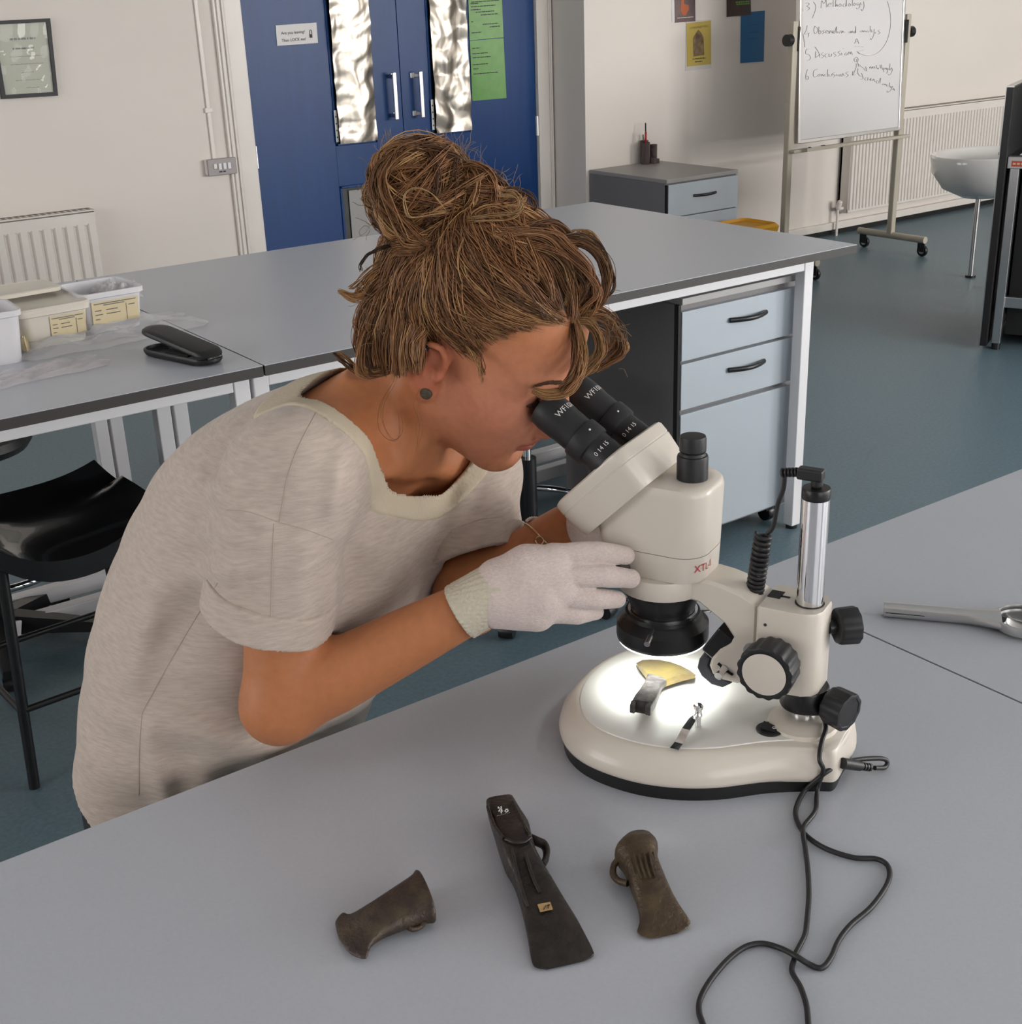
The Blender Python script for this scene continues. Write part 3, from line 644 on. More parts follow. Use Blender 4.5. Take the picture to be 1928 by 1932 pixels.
# pedestal
PYF = 2.60
a, b = at_y(1284, 800, PYF), at_y(1503, 740, PYF)
px0, px1 = float(a[0]), float(b[0]); pzt = float(at_y(1285, 574, PYF)[2])
ped = thing('drawer_pedestal', 'pale drawer pedestal with black handles under back bench', 'cabinet', (px0, PYF, 0))
W = px1-px0
box(-.012, W, .02, .50, .06, pzt-.004).build('carcass', m_carcass, ped)
box(0, W+.005, 0, .50, pzt-.004, pzt+.014).build('top_panel', mat('pale_grey_board', (.40, .39, .39), .45), ped)
box(-.012, -.002, .003, .02, .06, pzt-.004).build('edge_gap', m_gap, ped)
zz = [float(at_y(1285, v, PYF)[2]) for v in (590, 683, 689, 775, 784)]
zb = .075
for (z1, z0, hd) in ((zz[0], zz[1], 1), (zz[2], zz[3], 1), (zz[4], zb, 0)):
    d = box(0, W, 0, .02, z0, z1).build('drawer' if hd else 'cupboard_door', m_drawer, ped, bevel=.001)
    if hd: drawer_handle(W*.53, 0, (z0+z1)/2+.018, .15, d)
for xx in (.05, W-.05):
    for yy in (.06, .44):
        G().lathe([(.0, -.012), (.026, -.012), (.028, 0), (.026, .012), (0, .012)][1:-1], 16, (xx, yy, .028), (1, 0, 0)).box(xx-.02, xx+.02, yy-.02, yy+.02, .04, .062).build('caster', m_black, ped, smooth=40)
# dark divider boards under the bench, behind the pedestal
tag(box(px0-.012, px0+.006, PYF+.53, 3.02, .02, pzt+.01).build('divider_board', m_carcass), 'dark grey upright board behind drawer pedestal under back bench', 'board')

# ================================================================== STOOLS
# moulded four legged stool at the left
st = thing('moulded_stool', 'black moulded plastic stool with four legs at back bench', 'stool', (0.70, 2.83, 0), math.radians(4))
sh = .53; n = 15; V = []; Fc = []
for layer, dz in ((0, 0), (1, -.014)):
    for j in range(n):
        for i in range(n):
            u, v = i/(n-1)*2-1, j/(n-1)*2-1
            x, y = u*.205*(1-.08*v*v), v*.18*(1-.06*u*u)
            z = sh+dz+.035*abs(v)**2.5*(1 if v > 0 else .2)+.05*abs(u)**2.6*(1 if v < .4 else .6)-.03*(max(0, -v))**3*(1-abs(u)**2)
            if layer == 1 and max(abs(u), abs(v)) > .99: z -= .035
            V.append((x, y, z))
for l in (0, 1):
    for j in range(n-1):
        for i in range(n-1):
            a = l*n*n+j*n+i; Fc.append((a, a+1, a+n+1, a+n) if l == 0 else (a, a+n, a+n+1, a+1))
rim = [j for j in range(n)]+[k*n+n-1 for k in range(1, n)]+[(n-1)*n+k for k in range(n-2, -1, -1)]+[k*n for k in range(n-2, 0, -1)]
for k in range(len(rim)):
    a, b = rim[k], rim[(k+1) % len(rim)]; Fc.append((a, b, b+n*n, a+n*n))
G().add(V, Fc).build('seat', mat('glossy_black_plastic', (.010, .0095, .010), .16, coat=.4), st, smooth=60)
for sx_ in (-1, 1):
    for sy_ in (-1, 1):
        G().tube([(sx_*.165, sy_*.145, sh-.01), (sx_*.20, sy_*.185, .0)], .0125, 12).build('leg', m_black, st, smooth=40)
for (a, b) in (((-.192, -.175), (.192, -.175)), ((-.192, .175), (.192, .175)), ((-.192, -.175), (-.192, .175)), ((.192, -.175), (.192, .175))):
    G().tube([(*a, .19), (*b, .19)], .008, 10).build('stretcher', m_black, st, smooth=40)
def gas_stool(loc, rz, label, seat_h):
    t = thing('swivel_stool', label, 'stool', loc, rz)
    G().lathe([(.05, seat_h-.05), (.145, seat_h-.045), (.16, seat_h-.025), (.155, seat_h-.005), (.10, seat_h)], 32).build('seat', m_blackmat, t, smooth=50)
    G().cyl((0, 0, .07), (0, 0, seat_h-.17), .026, n=20).build('column', m_black, t, smooth=40)
    G().cyl((0, 0, seat_h-.17), (0, 0, seat_h-.045), .012, n=16).build('gas_rod', m_chrome, t, smooth=40)
    G().tube([(.205*math.cos(a), .205*math.sin(a), .26) for a in np.linspace(0, 2*math.pi, 48, endpoint=False)], .010, 10, closed=True).build('foot_ring', m_chrome, t, smooth=60)
    for k in range(3):
        a = 2*math.pi*k/3; G().tube([(0.02*math.cos(a), .02*math.sin(a), .24), (.2*math.cos(a), .2*math.sin(a), .258)], .007, 8).build('ring_spoke', m_black, t, smooth=40)
    for k in range(5):
        a = 2*math.pi*k/5+.4; c, s = math.cos(a), math.sin(a)
        ln = G().ring_loft([[(r_*c-s*h_, r_*s+c*h_, z) for h_, z in ((-w_, z0), (w_, z0), (w_*.8, z1), (-w_*.8, z1))] for r_, w_, z0, z1 in ((.02, .03, .055, .11), (.15, .024, .05, .088), (.27, .018, .04, .065))]).build('base_arm', m_black, t)
        G().lathe([(.006, -.02), (.020, -.02), (.022, 0), (.020, .02), (.006, .02)], 14, (.255*c, .255*s, .022), (-s, c, 0)).build('caster', m_black, ln, smooth=40)
    return t
gas_stool((.665, 3.36, 0), .3, 'black swivel stool with chrome foot ring, far left under bench', .62)
gas_stool((1.955, 2.69, 0), .9, 'black swivel stool with chrome foot ring behind the person', .60)

# ================================================================== THINGS ON THE BACK BENCH
m_tub = mat('milky_polythene', (.74, .73, .76), .3, alpha=.88)
m_tub2 = mat('cream_polythene', (.68, .63, .55), .35)
m_lbl = mat('cream_label', (.66, .56, .36), .6)
def tub(loc, rz, w_, d_, h, m, label, lid=None):
    t = thing('plastic_tub', label, 'tub', (loc[0], loc[1], BZ), rz)
    def rr(k, z): return [(x, y, z) for x, y in rrect(w_*k, d_*k, .022)]
    G().ring_loft([rr(.86, .0), rr(.98, h), rr(.95, h), rr(.84, .003)]).build('body', m, t, smooth=35)
    G().ring_loft([rr(1.0, h-.012), rr(1.04, h-.010), rr(1.04, h+.002), rr(.96, h+.002), rr(.96, h-.006)], False, False).build('rim', m, t, smooth=35)
    if lid: G().ring_loft([rr(1.05, h-.004), rr(1.06, h+.004), rr(1.02, h+.008), rr(.9, h+.006)]).build('lid', m, t, smooth=35)
    return t
def tub_label(t, w_, d_, h, x0, x1):
    # slanted front face, y = -d/2
    yb, yt = -d_*.86/2, -d_*.98/2
    def pt_(x, k): return (x, yb+(yt-yb)*k-.002, h*k)
    l = G().add([pt_(x0, .22), pt_(x1, .22), pt_(x1, .80), pt_(x0, .80)], [(0, 1, 2, 3)]).build('label', m_lbl, t)
    rows = [(.05, .95, .90), (.25, .7, .82), (.06, .2, .60), (.06, .22, .42), (.06, .16, .22), (.78, .92, .68), (.3, .55, .6), (.3, .6, .42)]
    for (a, b, k) in rows:
        kk = .22+.58*k
        G().add([tuple(np.array(pt_(x0+(x1-x0)*u, q))+[0, -.0006, 0]) for u, q in ((a, kk-.012), (b, kk-.012), (b, kk+.012), (a, kk+.012))], [(0, 1, 2, 3)]).build('printed_line', m_greyink, l)
    kx = x0+(x1-x0)*.73
    G().add([tuple(np.array(pt_(kx+dx, q))+[0, -.0006, 0]) for dx, q in ((0, .24), (.0012, .24), (.0012, .66), (0, .66))], [(0, 1, 2, 3)]).build('ruled_line', m_greyink, l)
c1 = at_z(233, 622, BZ); c2 = at_z(158, 645, BZ); c3 = at_z(52, 684, BZ)
t = tub((c1[0]-.015, c1[1]+.085), .03, .155, .17, .095, m_tub, 'open white plastic tub with paper label, beside bench joint'); tub_label(t, .155, .17, .095, -.055, .06)
tub2 = tub((c2[0]-.055, c2[1]+.09), .05, .165, .165, .085, m_tub2, 'cream plastic tub with lid and label, middle of three', lid=True); tub_label(tub2, .165, .165, .085, -.015, .068)
t3 = tub((c3[0]-.065, c3[1]+.08), -.03, .15, .145, .115, m_tub, 'clear plastic tub with pink contents at left edge of bench')
lidg = thing('tub_lid', 'loose cream tub lid resting over the middle tub', 'lid', (c2[0]-.085, c2[1]+.17, BZ+.094), .08)
G().ring_loft([[(x, y, z+.012*math.cos(x*8)) for x, y in rrect(.18*k, .13*k, .03)] for k, z in ((1, 0), (1.02, .008), (.97, .010), (.9, .007))]).build('plate', m_tub2, lidg, smooth=35)
# contents
tag(G().lathe([(.01, 0), (.022, .004), (.022, .016), (.01, .02)], 16, (c1[0]-.03, c1[1]+.075, BZ+.06), (.2, -.3, 1)).build('dark_fragment', m_carcass, None, smooth=40), 'dark curved fragment lying inside the open labelled tub', 'fragment')
rnd = random.Random(5)
def crumple(name, loc, w_, d_, h, m, label, cat, rz=0, seed=1, n=26, fray=.08):
    r = np.random.RandomState(seed); xs_, ys_ = np.meshgrid(np.linspace(-1, 1, n), np.linspace(-1, 1, n)); z = np.zeros_like(xs_)
    for k in range(10):
        a = r.uniform(0, math.pi); f = r.uniform(.8, 3.2); z += np.abs(((xs_*math.cos(a)+ys_*math.sin(a))*f+r.rand()) % 1*2-1)*r.rand()
    z = (z-z.min())/(z.max()-z.min()); ed = np.clip((1-np.maximum(abs(xs_), abs(ys_)))*5, 0, 1)
    z = .0015+h*z*(.15+.85*ed)
    X = xs_*w_/2*(1+fray*np.sin(ys_*5+seed)); Y = ys_*d_/2*(1+fray*np.sin(xs_*4+2*seed))
    v = [(X[j, i], Y[j, i], z[j, i]) for j in range(n) for i in range(n)]
    g = G().add(v, [(j*n+i, j*n+i+1, (j+1)*n+i+1, (j+1)*n+i) for j in range(n-1) for i in range(n-1)])
    o = g.build(name, m, None, smooth=30); o.location = [float(q) for q in loc]; o.rotation_euler = (0, 0, rz)
    return tag(o, label, cat)
m_bag = mat('clear_polythene', (.72, .71, .72), .10, alpha=.26, spec=.9)
q = at_z(205, 637, BZ); crumple('plastic_bag', (q[0], q[1], BZ), .44, .19, .034, m_bag, 'crumpled clear plastic bag lying in front of the tubs', 'bag', .10, 4)
q = at_z(80, 706, BZ); crumple('plastic_bag', (q[0], q[1], BZ), .28, .10, .018, mat('pinkish_polythene', (.70, .62, .64), .12, alpha=.30, spec=.9), 'flat pinkish plastic bag near front edge of bench', 'bag', .12, 9)
o = crumple('plastic_bag', (c1[0]+.02, c1[1]+.085, BZ+.055), .09, .10, .055, m_bag, 'small clear bag bunched inside the open labelled tub', 'bag', .4, 6)
crumple('pink_wrap', (c3[0]-.065, c3[1]+.08, BZ+.006), .095, .09, .045, mat('pink_tissue', (.70, .25, .22), .6), 'crumpled pink wrap inside the clear tub at left edge', 'wrapping', .2, 3)
crumple('yellow_slip', (c3[0]+.022, c3[1]+.10, BZ+.002), .014, .05, .05, m_lbl, 'crumpled yellow label slip beside the clear left tub', 'paper slip', .1, 8, n=10)
# spectacle case
ca0, ca1 = at_z(284, 664, BZ), at_z(410, 690, BZ); cmid = (ca0+ca1)/2; crz = math.atan2(ca1[1]-ca0[1], ca1[0]-ca0[0]); CL = float(np.linalg.norm(ca1-ca0))
case = thing('glasses_case', 'open black glasses case near front edge of back bench', 'case', (cmid[0], cmid[1], BZ), crz)
m_case = mat('black_leatherette', (.011, .011, .012), .4, bump=.3, bscale=400)
def shell(hgt, flip):
    rings = []; sg = -1 if flip else 1
    for k, zz in ((.97, 0), (1.0, .12), (1.0, .4), (.95, .78), (.80, 1.0)): rings.append([(x*k, y*k, sg*hgt*zz) for x, y in rrect(CL, .070, .034, 8)])
    rings = rings[::-1]
    for k, zz in ((.93, .0), (.93, .4), (.85, .75)): rings.append([(x*k, y*k, sg*hgt*zz*.9) for x, y in rrect(CL, .070, .034, 8)])
    return G().ring_loft(rings, True, True)
shell(.017, True).xf(Matrix.Translation((0, 0, .017))).build('lower_shell', m_case, case, smooth=40)
shell(.012, False).xf(Matrix.Translation((CL*.47, 0, .019)) @ Matrix.Rotation(math.radians(9), 4, 'Y') @ Matrix.Translation((-CL*.47, 0, 0))).build('upper_shell', m_case, case, smooth=40)
G().box(-.03, .05, -.026, .0, .014, .021).build('inner_flap', mat('black_velvet', (.008, .008, .008), .9), case, bevel=.004)
G().cyl((CL*.48, -.018, .018), (CL*.48, .018, .018), .004, n=10).build('hinge', m_case, case)

# ================================================================== FRONT BENCH
FY1 = 1.067
FJ = [at_z(1640, 1198, BZ), at_z(1900, 1313, BZ)]
fjx = float((FJ[0][0]+FJ[1][0])/2)
bench('lab_bench', 'grey topped front bench under the microscope and axe heads', -1.2, fjx-.0015, -1.1, fjx-.05, -.62, FY1, (-.5, .45, .95), ((.3, .1),))
bench('lab_bench', 'grey topped front bench holding the magnifier, right of joint', fjx+.0015, 3.2, fjx+.05, 3.1, -.62, FY1, (-.5, .45, .95), ((.3, .1),))
# ================================================================== MICROSCOPE  (local x: towards the observer, y: side seen by the camera, z: up)
MO = Vector((0.8490, 0.7220, BZ)); MA = math.radians(114)
MM = Matrix.Translation(MO) @ Matrix.Rotation(MA, 4, 'Z')
MMi = MM.inverted()
def ml(p): return tuple(MMi @ Vector([float(v) for v in p]))          # world -> microscope
def m_side(px, py, off):                                              # sight line onto the plane y = off
    d = Vector(ray(px, py)); c = MMi @ Vector(CAM); e = (MMi.to_3x3() @ d); t = (off-c[1])/e[1]; return tuple(c+e*t)
mic = thing('stereo_microscope', 'cream stereo zoom microscope on pole stand with lit ring lamp', 'microscope', mtx=MM)
half = [(-.046, .0), (-.046, .032), (-.030, .043), (.008, .066), (.048, .099), (.088, .119), (.13, .127), (.175, .122), (.208, .104), (.232, .074), (.246, .038), (.250, 0)]
out = half+[(x, -y) for x, y in half[-2:0:-1]]
pl = [p for p in smoothpath([(x, y, 0) for x, y in out], 5, closed=True)]
pl = [(float(p[0]), float(p[1])) for p in pl]
def inset(poly, d):
    n = len(poly); res = []
    for i in range(n):
        (x0, y0), (x1, y1) = poly[i-2], poly[(i+2) % n]; tx, ty = x1-x0, y1-y0; L_ = math.hypot(tx, ty)
        nx, ny = ty/L_, -tx/L_
        if nx*(poly[i][0]-.11)+ny*poly[i][1] > 0: nx, ny = -nx, -ny
        res.append((poly[i][0]+nx*d, poly[i][1]+ny*d))
    return res
def rear_keep(poly, ref, k):            # the rear block keeps steep walls
    return poly
G().ring_loft([[(x, y, z) for x, y in inset(pl, d)] for d, z in ((.012, 0), (.004, .0), (.004, .016), (.010, .016))]).build('base_foot', m_black, mic, smooth=35)
def binset(d, x): return d*(1.0 if x > .03 else max(.25, .25+.75*(x+.04)/.07))
rings = []
for d, z in ((.006, .012), (.001, .016), (0, .020), (.003, .030), (.012, .0415), (.017, .0452), (.0205, .0462)):
    rings.append([(q[0], q[1], z) for q in [inset(pl, binset(d, p[0]))[i] for i, p in enumerate(pl)]])
G().ring_loft(rings).build('base', m_cream, mic, smooth=50)
G().ring_loft([[(x, y, z) for x, y in inset([p for p in pl], d)] for d, z in ((.0215, .0455), (.0222, .0472), (.0235, .0476))]).build('stage_plate', m_plate, mic, smooth=35)
G().lathe([(.034, .046), (.033, .0505), (.028, .052), (.0225, .0555), (.0135, .0560)], 40).build('pole_boss', m_cream, mic, smooth=40)
G().box(-.044, -.02, -.03, .03, .030, .0455).build('rear_block', m_cream, mic, bevel=.004)
pole = G().cyl((0, 0, .054), (0, 0, .285), .0127, n=40).build('pole', m_chrome, mic, smooth=40)
G().lathe([(.0127, .284), (.0131, .285), (.0131, .2935), (.0125, .2945), (.004, .2945)], 32).build('pole_cap', m_black, pole, smooth=40)
G().lathe([(.0131, 0), (.0225, 0), (.0235, .002), (.0235, .020), (.0225, .022), (.0131, .022)], 36, (0, 0, .0685)).build('collar', m_black, mic, smooth=40)
def knob(org, ax, r, ln, name, par, lobes=14, shaft=.012):
    a = np.array(ax, float); a /= np.linalg.norm(a); ref = np.array([0, 0, 1.0]); u = np.cross(a, ref); u /= np.linalg.norm(u); v = np.cross(a, u); o = np.array(org, float)
    n = lobes*6; rings = []
    for z, k in ((0, .86), (.001, .93), (ln*.15, .97), (ln*.9, 1), (ln*.985, .985), (ln, .94), (ln, .80), (ln-.0008, .76)):
        rings.append([o+a*(shaft+z)+r*k*(1-.028*(1+math.cos(2*math.pi*j/n*lobes)))*(math.cos(2*math.pi*j/n)*u+math.sin(2*math.pi*j/n)*v) for j in range(n)])
    k_ = G().ring_loft(rings).build(name, m_blackmat, par, smooth=40)
    G().cyl(o, o+a*(shaft+.001), r*.35, n=16).build('shaft', m_black, k_, smooth=40)
    return k_
# focus mount on the pole
prof = [(-.0175, .0135), (-.013, .0215), (-.004, .0265), (.008, .028), (.040, .028), (.042, .026), (.042, -.026), (.040, -.028), (.008, -.028), (-.004, -.0265), (-.013, -.0215), (-.0175, -.0135)]
hold = G().ring_loft([[(x*k+.01*(1-k), y*k, z) for x, y in prof] for k, z in ((.965, .0905), (1, .093), (1, .175), (.965, .1775))]).build('focus_mount', m_cream, mic, smooth=35)
G().lathe([(.0129, .1776), (.0138, .1779), (.0138, .1783), (.0129, .1784)], 32).build('bore_ring', m_gap, hold)
G().box(.028, .0405, -.012, .004, .1774, .1780).box(.020, .029, -.004, -.001, .1774, .1780).build('slot', m_gap, hold)
G().cyl((.033, .0275, .160), (.033, .0284, .160), .0016, n=10).build('grub_screw', m_ink, hold)
kn = knob((.020, .028, .128), (0, 1, 0), .0275, .030, 'focus_knob', mic, 16, .006)
G().lathe([(.021, .0362), (.0212, .0368), (.0195, .0372)], 36, (.020, .028, .128), (0, 1, 0)).build('knob_disc', m_cream, kn, smooth=40)
kn2 = knob((.020, -.028, .128), (0, -1, 0), .0275, .030, 'focus_knob', mic, 16, .006)
G().lathe([(.021, .0362), (.0212, .0368), (.0195, .0372)], 36, (.020, -.028, .128), (0, -1, 0)).build('knob_disc', m_cream, kn2, smooth=40)
G().cyl((.048, .0225, .128), (.048, .0262, .128), .0065, n=20).build('dowel_cap', mat('grey_metal', (.4, .39, .38), .35, metal=.7), hold, smooth=40)
knob((-.016, -.012, .150), (-.80, -.62, .0), .0185, .021, 'clamp_knob', mic, 10, .007)
knob((-.017, .002, .0795), (-.93, .32, -.06), .0195, .023, 'collar_knob', mic, 10, .010)
# arm
apx = [(1430, 1140), (1395, 1118), (1360, 1103), (1330, 1094), (1300, 1092), (1240, 1092), (1190, 1092), (1190, 1118), (1240, 1128), (1295, 1130), (1318, 1137), (1346, 1160), (1367, 1177), (1384, 1203), (1378, 1214), (1358, 1224), (1343, 1240), (1338, 1256), (1344, 1272), (1362, 1283), (1390, 1290), (1432, 1292)]
apl = [m_side(x, y, .021) for x, y in apx]
apl = [(p[0], p[2]) for p in apl]
apl[0] = (.043, .1745); apl[-1] = (.043, .0935)
def arm_ring(y, k):
    cx = sum(p[0] for p in apl)/len(apl); cz_ = sum(p[1] for p in apl)/len(apl)
    res = []; n = len(apl)
    for i in range(n):
        a, b = apl[i-1], apl[(i+1) % n]; tx, tz = b[0]-a[0], b[1]-a[1]; L_ = math.hypot(tx, tz)+1e-9
        res.append((apl[i][0]+k*tz/L_*-1*ORI, y, apl[i][1]+k*tx/L_*ORI))
    return res
ORI = 1.0
ar = sum(apl[i-1][0]*apl[i][1]-apl[i][0]*apl[i-1][1] for i in range(len(apl)))
ORI = 1.0 if ar > 0 else -1.0
arm = G().ring_loft([arm_ring(y, k) for y, k in ((-.0225, .003), (-.0195, 0), (.0195, 0), (.0225, .003))]).build('arm', m_cream, mic, smooth=40)
def slot_geo(pxa, pxb, off, r):
    a, b = m_side(*pxa, off), m_side(*pxb, off); return G().tube([(a[0], off, a[2]), ((a[0]+b[0])/2, off, (a[2]+b[2])/2-.001), (b[0], off, b[2])], r, 8, flat=.3)
slot_geo((1355, 1251), (1383, 1273), .0232, .0028).build('slot', m_gap, arm)
sc0 = m_side(1366, 1262, .023)
G().cyl((sc0[0], .023, sc0[2]), (sc0[0]+.001, .036, sc0[2]-.002), .0042, n=16).build('thumb_screw', m_chrome, arm, smooth=40)
# oblique lamp bracket
la, lb_ = m_side(1380, 1186, .006), m_side(1345, 1226, .006)
v_ = np.array(lb_)-np.array(la); v_[1] = 0; L_ = np.linalg.norm(v_); v_ /= L_; w_ = np.array([-v_[2], 0, v_[0]])
lamp = G()
for s0, s1, hw in ((0, L_, .0085),):
    A_ = np.array(la)
    rr_ = []
    for s_ in (0, L_):
        c_ = A_+v_*s_; rr_.append([c_+w_*a*(1 if s_ else 1.15)+np.array([0, b, 0]) for a, b in ((-hw, -.011), (hw, -.011), (hw, .014), (-hw, .014))])
    lamp.ring_loft(rr_)
lamp.build('oblique_lamp', m_black, mic, bevel=.002)
cres = [(1352, 1218), (1332, 1226), (1322, 1240), (1318, 1256), (1326, 1272), (1345, 1288), (1366, 1294), (1384, 1285), (1372, 1280), (1350, 1270), (1338, 1254), (1342, 1236)]
cp = [m_side(x, y, .012) for x, y in cres]
G().ring_loft([[(p[0], y, p[2]) for p in cp] for y in (-.008, .0165)]).build('lamp_bracket', mat('dark_grey_metal', (.07, .07, .085), .35, metal=.5), mic, smooth=30, bevel=.0012)
for q in ((1337, 1239), (1341, 1256)):
    a = m_side(*q, .0168); G().cyl((a[0], .0164, a[2]), (a[0], .0178, a[2]), .0016, n=10).build('bracket_screw', m_black, mic)
# head carrier ring, lens, ring lamp
HX = .150
G().lathe([(.0400, .1655), (.0445, .1672), (.046, .172), (.046, .184), (.045, .187), (.030, .188)], 56, (HX, 0, 0)).build('head_ring', m_cream, mic, smooth=40)
lens = G().lathe([(.0385, .166), (.0385, .160), (.0335, .148), (.0318, .140), (.0318, .118), (.020, .116)], 48, (HX, 0, 0)).build('objective', m_black, mic, smooth=40)
rl = G().lathe([(.034, .139), (.0375, .139), (.038, .1345), (.0410, .1325), (.0445, .128), (.0465, .126), (.0468, .1135), (.0462, .1095), (.0452, .1085), (.034, .1085)], 64, (HX, 0, 0)).build('ring_lamp', m_black, mic, smooth=40)
G().lathe([(.0325, .1392), (.0352, .1392), (.0352, .1402), (.0325, .1402), (.0325, .1392)], 48, (HX, 0, 0), cap=False).build('chrome_ring', m_chrome, rl, smooth=40)
m_led = mat('white_led', (.9, .9, .88), .4, emis=(.93, 1.0, .94), estr=5.0)
G().lathe([(.034, .1082), (.0448, .1082), (.0448, .1068), (.034, .1068), (.034, .1082)], 64, (HX, 0, 0), cap=False).build('led_ring', m_led, rl, smooth=40)
for a in (100, 218, -20):
    c_, s_ = math.cos(math.radians(a)), math.sin(math.radians(a)); p0 = (HX+.034*c_, .034*s_, .1335)
    t = G().cyl(p0, (HX+.057*c_, .057*s_, .1315), .0016, n=10).build('lamp_screw', m_satin, rl, smooth=40)
    G().cyl((HX+.050*c_, .050*s_, .1321), (HX+.064*c_, .064*s_, .1308), .0030, n=12).build('screw_head', m_satin, t, smooth=40)
led = bpy.data.lights.new('ring_lamp_light', 'AREA'); led.shape = 'DISK'; led.size = .088; led.energy = .30; led.color = (.95, 1.0, .96); led.spread = math.radians(95)
lo = bpy.data.objects.new('ring_lamp_light', led); COL.objects.link(lo); lo.parent = mic; lo.location = (HX, 0, .1062); lo['kind'] = 'helper'
# zoom body
def bplan(k, z, x0, x1, w, rr_=.026):
    cx = (x0+x1)/2; pts = []
    hx, hw = (x1-x0)/2*k, w*k
    for cxs, cys, a0, r in ((-1, -1, 180, rr_), (1, -1, 270, .016), (1, 1, 0, .016), (-1, 1, 90, rr_)):
        for j in range(9):
            a = math.radians(a0+90*j/8); pts.append((cx+cxs*(hx-r)+r*math.cos(a), cys*(hw-r)+r*math.sin(a), z))
    return pts
body = G().ring_loft([bplan(.97, .1875, .098, .200, .0375), bplan(1, .190, .098, .200, .0375), bplan(1, .2150, .097, .203, .0385)]).build('zoom_body_lower', m_cream, mic, smooth=40)
G().ring_loft([bplan(.985, .2150, .097, .204, .0385), bplan(.985, .2157, .097, .204, .0385)]).build('body_seam', mat('seam_shadow', (.2, .18, .16), .7), mic)
G().ring_loft([bplan(.998, .2157, .097, .205, .0385), bplan(1, .217, .097, .205, .0385), bplan(1.0, .276, .095, .218, .0390), bplan(.985, .281, .095, .218, .0390), bplan(.95, .2835, .095, .218, .0390), bplan(.8, .2845, .095, .218, .039)]).build('zoom_body_upper', m_cream, mic, smooth=45)
for sg in (1, -1): G().lathe([(.004, .0), (.010, .001), (.0118, .003), (.0118, .014), (.0108, .0155), (.004, .016)], 30, (.178, sg*.0385, .196), (0, sg, 0)).build('zoom_knob', mat('brown_black_plastic', (.05, .045, .04), .4), mic, smooth=40)
# red model marking on the rear curve of the body
tg = text_geo('XTL-III', .0105); mx_ = max(v[0] for v in tg.v)
res = []
for (u, v, _) in tg.v:
    a = math.radians(135)+(u/.0262); res.append((.097+.026+.0263*math.cos(a), .0385-.026+.0263*math.sin(a), .2005+v))
tg.v = res; tg.build('lettering', mat('red_print', (.50, .03, .05), .4), mic)
# trinocular port
port = G().lathe([(.0150, .2835), (.0150, .3060), (.0143, .3080), (.0128, .3085), (.0120, .311), (.0128, .3125)], 36, (.121, 0, 0)).build('camera_port', m_blackmat, mic, smooth=40)
G().lathe([(.0110, .3120), (.0128, .3130), (.0128, .3245), (.0120, .3270), (.005, .3275)], 30, (.121, 0, 0)).build('port_cap', m_blackmat, port, smooth=40)
# binocular head: tilted block
tl_, tr_, bl_, br_ = (.174, .323), (.146, .292), (.254, .244), (.217, .213)
e1 = np.array([bl_[0]-tl_[0], bl_[1]-tl_[1]]); L1 = np.linalg.norm(e1); e1 /= L1
nrm = np.array([-e1[1], e1[0]]); nrm = nrm if nrm[0] > 0 else -nrm
C0 = (np.array(tl_)+np.array(bl_))/2
EL = math.atan2(nrm[1], nrm[0])
def bblock(t_in, k, dw=0):
    pts = []
    hl, hw = L1/2*k, .0515*k+dw
    for sx_, sy_, a0, r in ((-1, -1, 180, .014), (1, -1, 270, .032), (1, 1, 0, .032), (-1, 1, 90, .014)):
        for j in range(9):
            a = math.radians(a0+90*j/8); s_ = sx_*(hl-r)+r*math.cos(a); y_ = sy_*(hw-r)+r*math.sin(a)
            c_ = C0+e1*s_-nrm*t_in; pts.append((c_[0], y_, c_[1]))
    return pts
G().ring_loft([bblock(-.0005, .94), bblock(.001, .985), bblock(.0035, 1), bblock(.0125, 1), bblock(.0130, .992), bblock(.0140, .992), bblock(.0145, 1.0), bblock(.036, .965), bblock(.043, .93)]).build('binocular_head', m_cream, mic, smooth=30)
TD = np.array([math.cos(math.radians(33)), 0, math.sin(math.radians(33))])
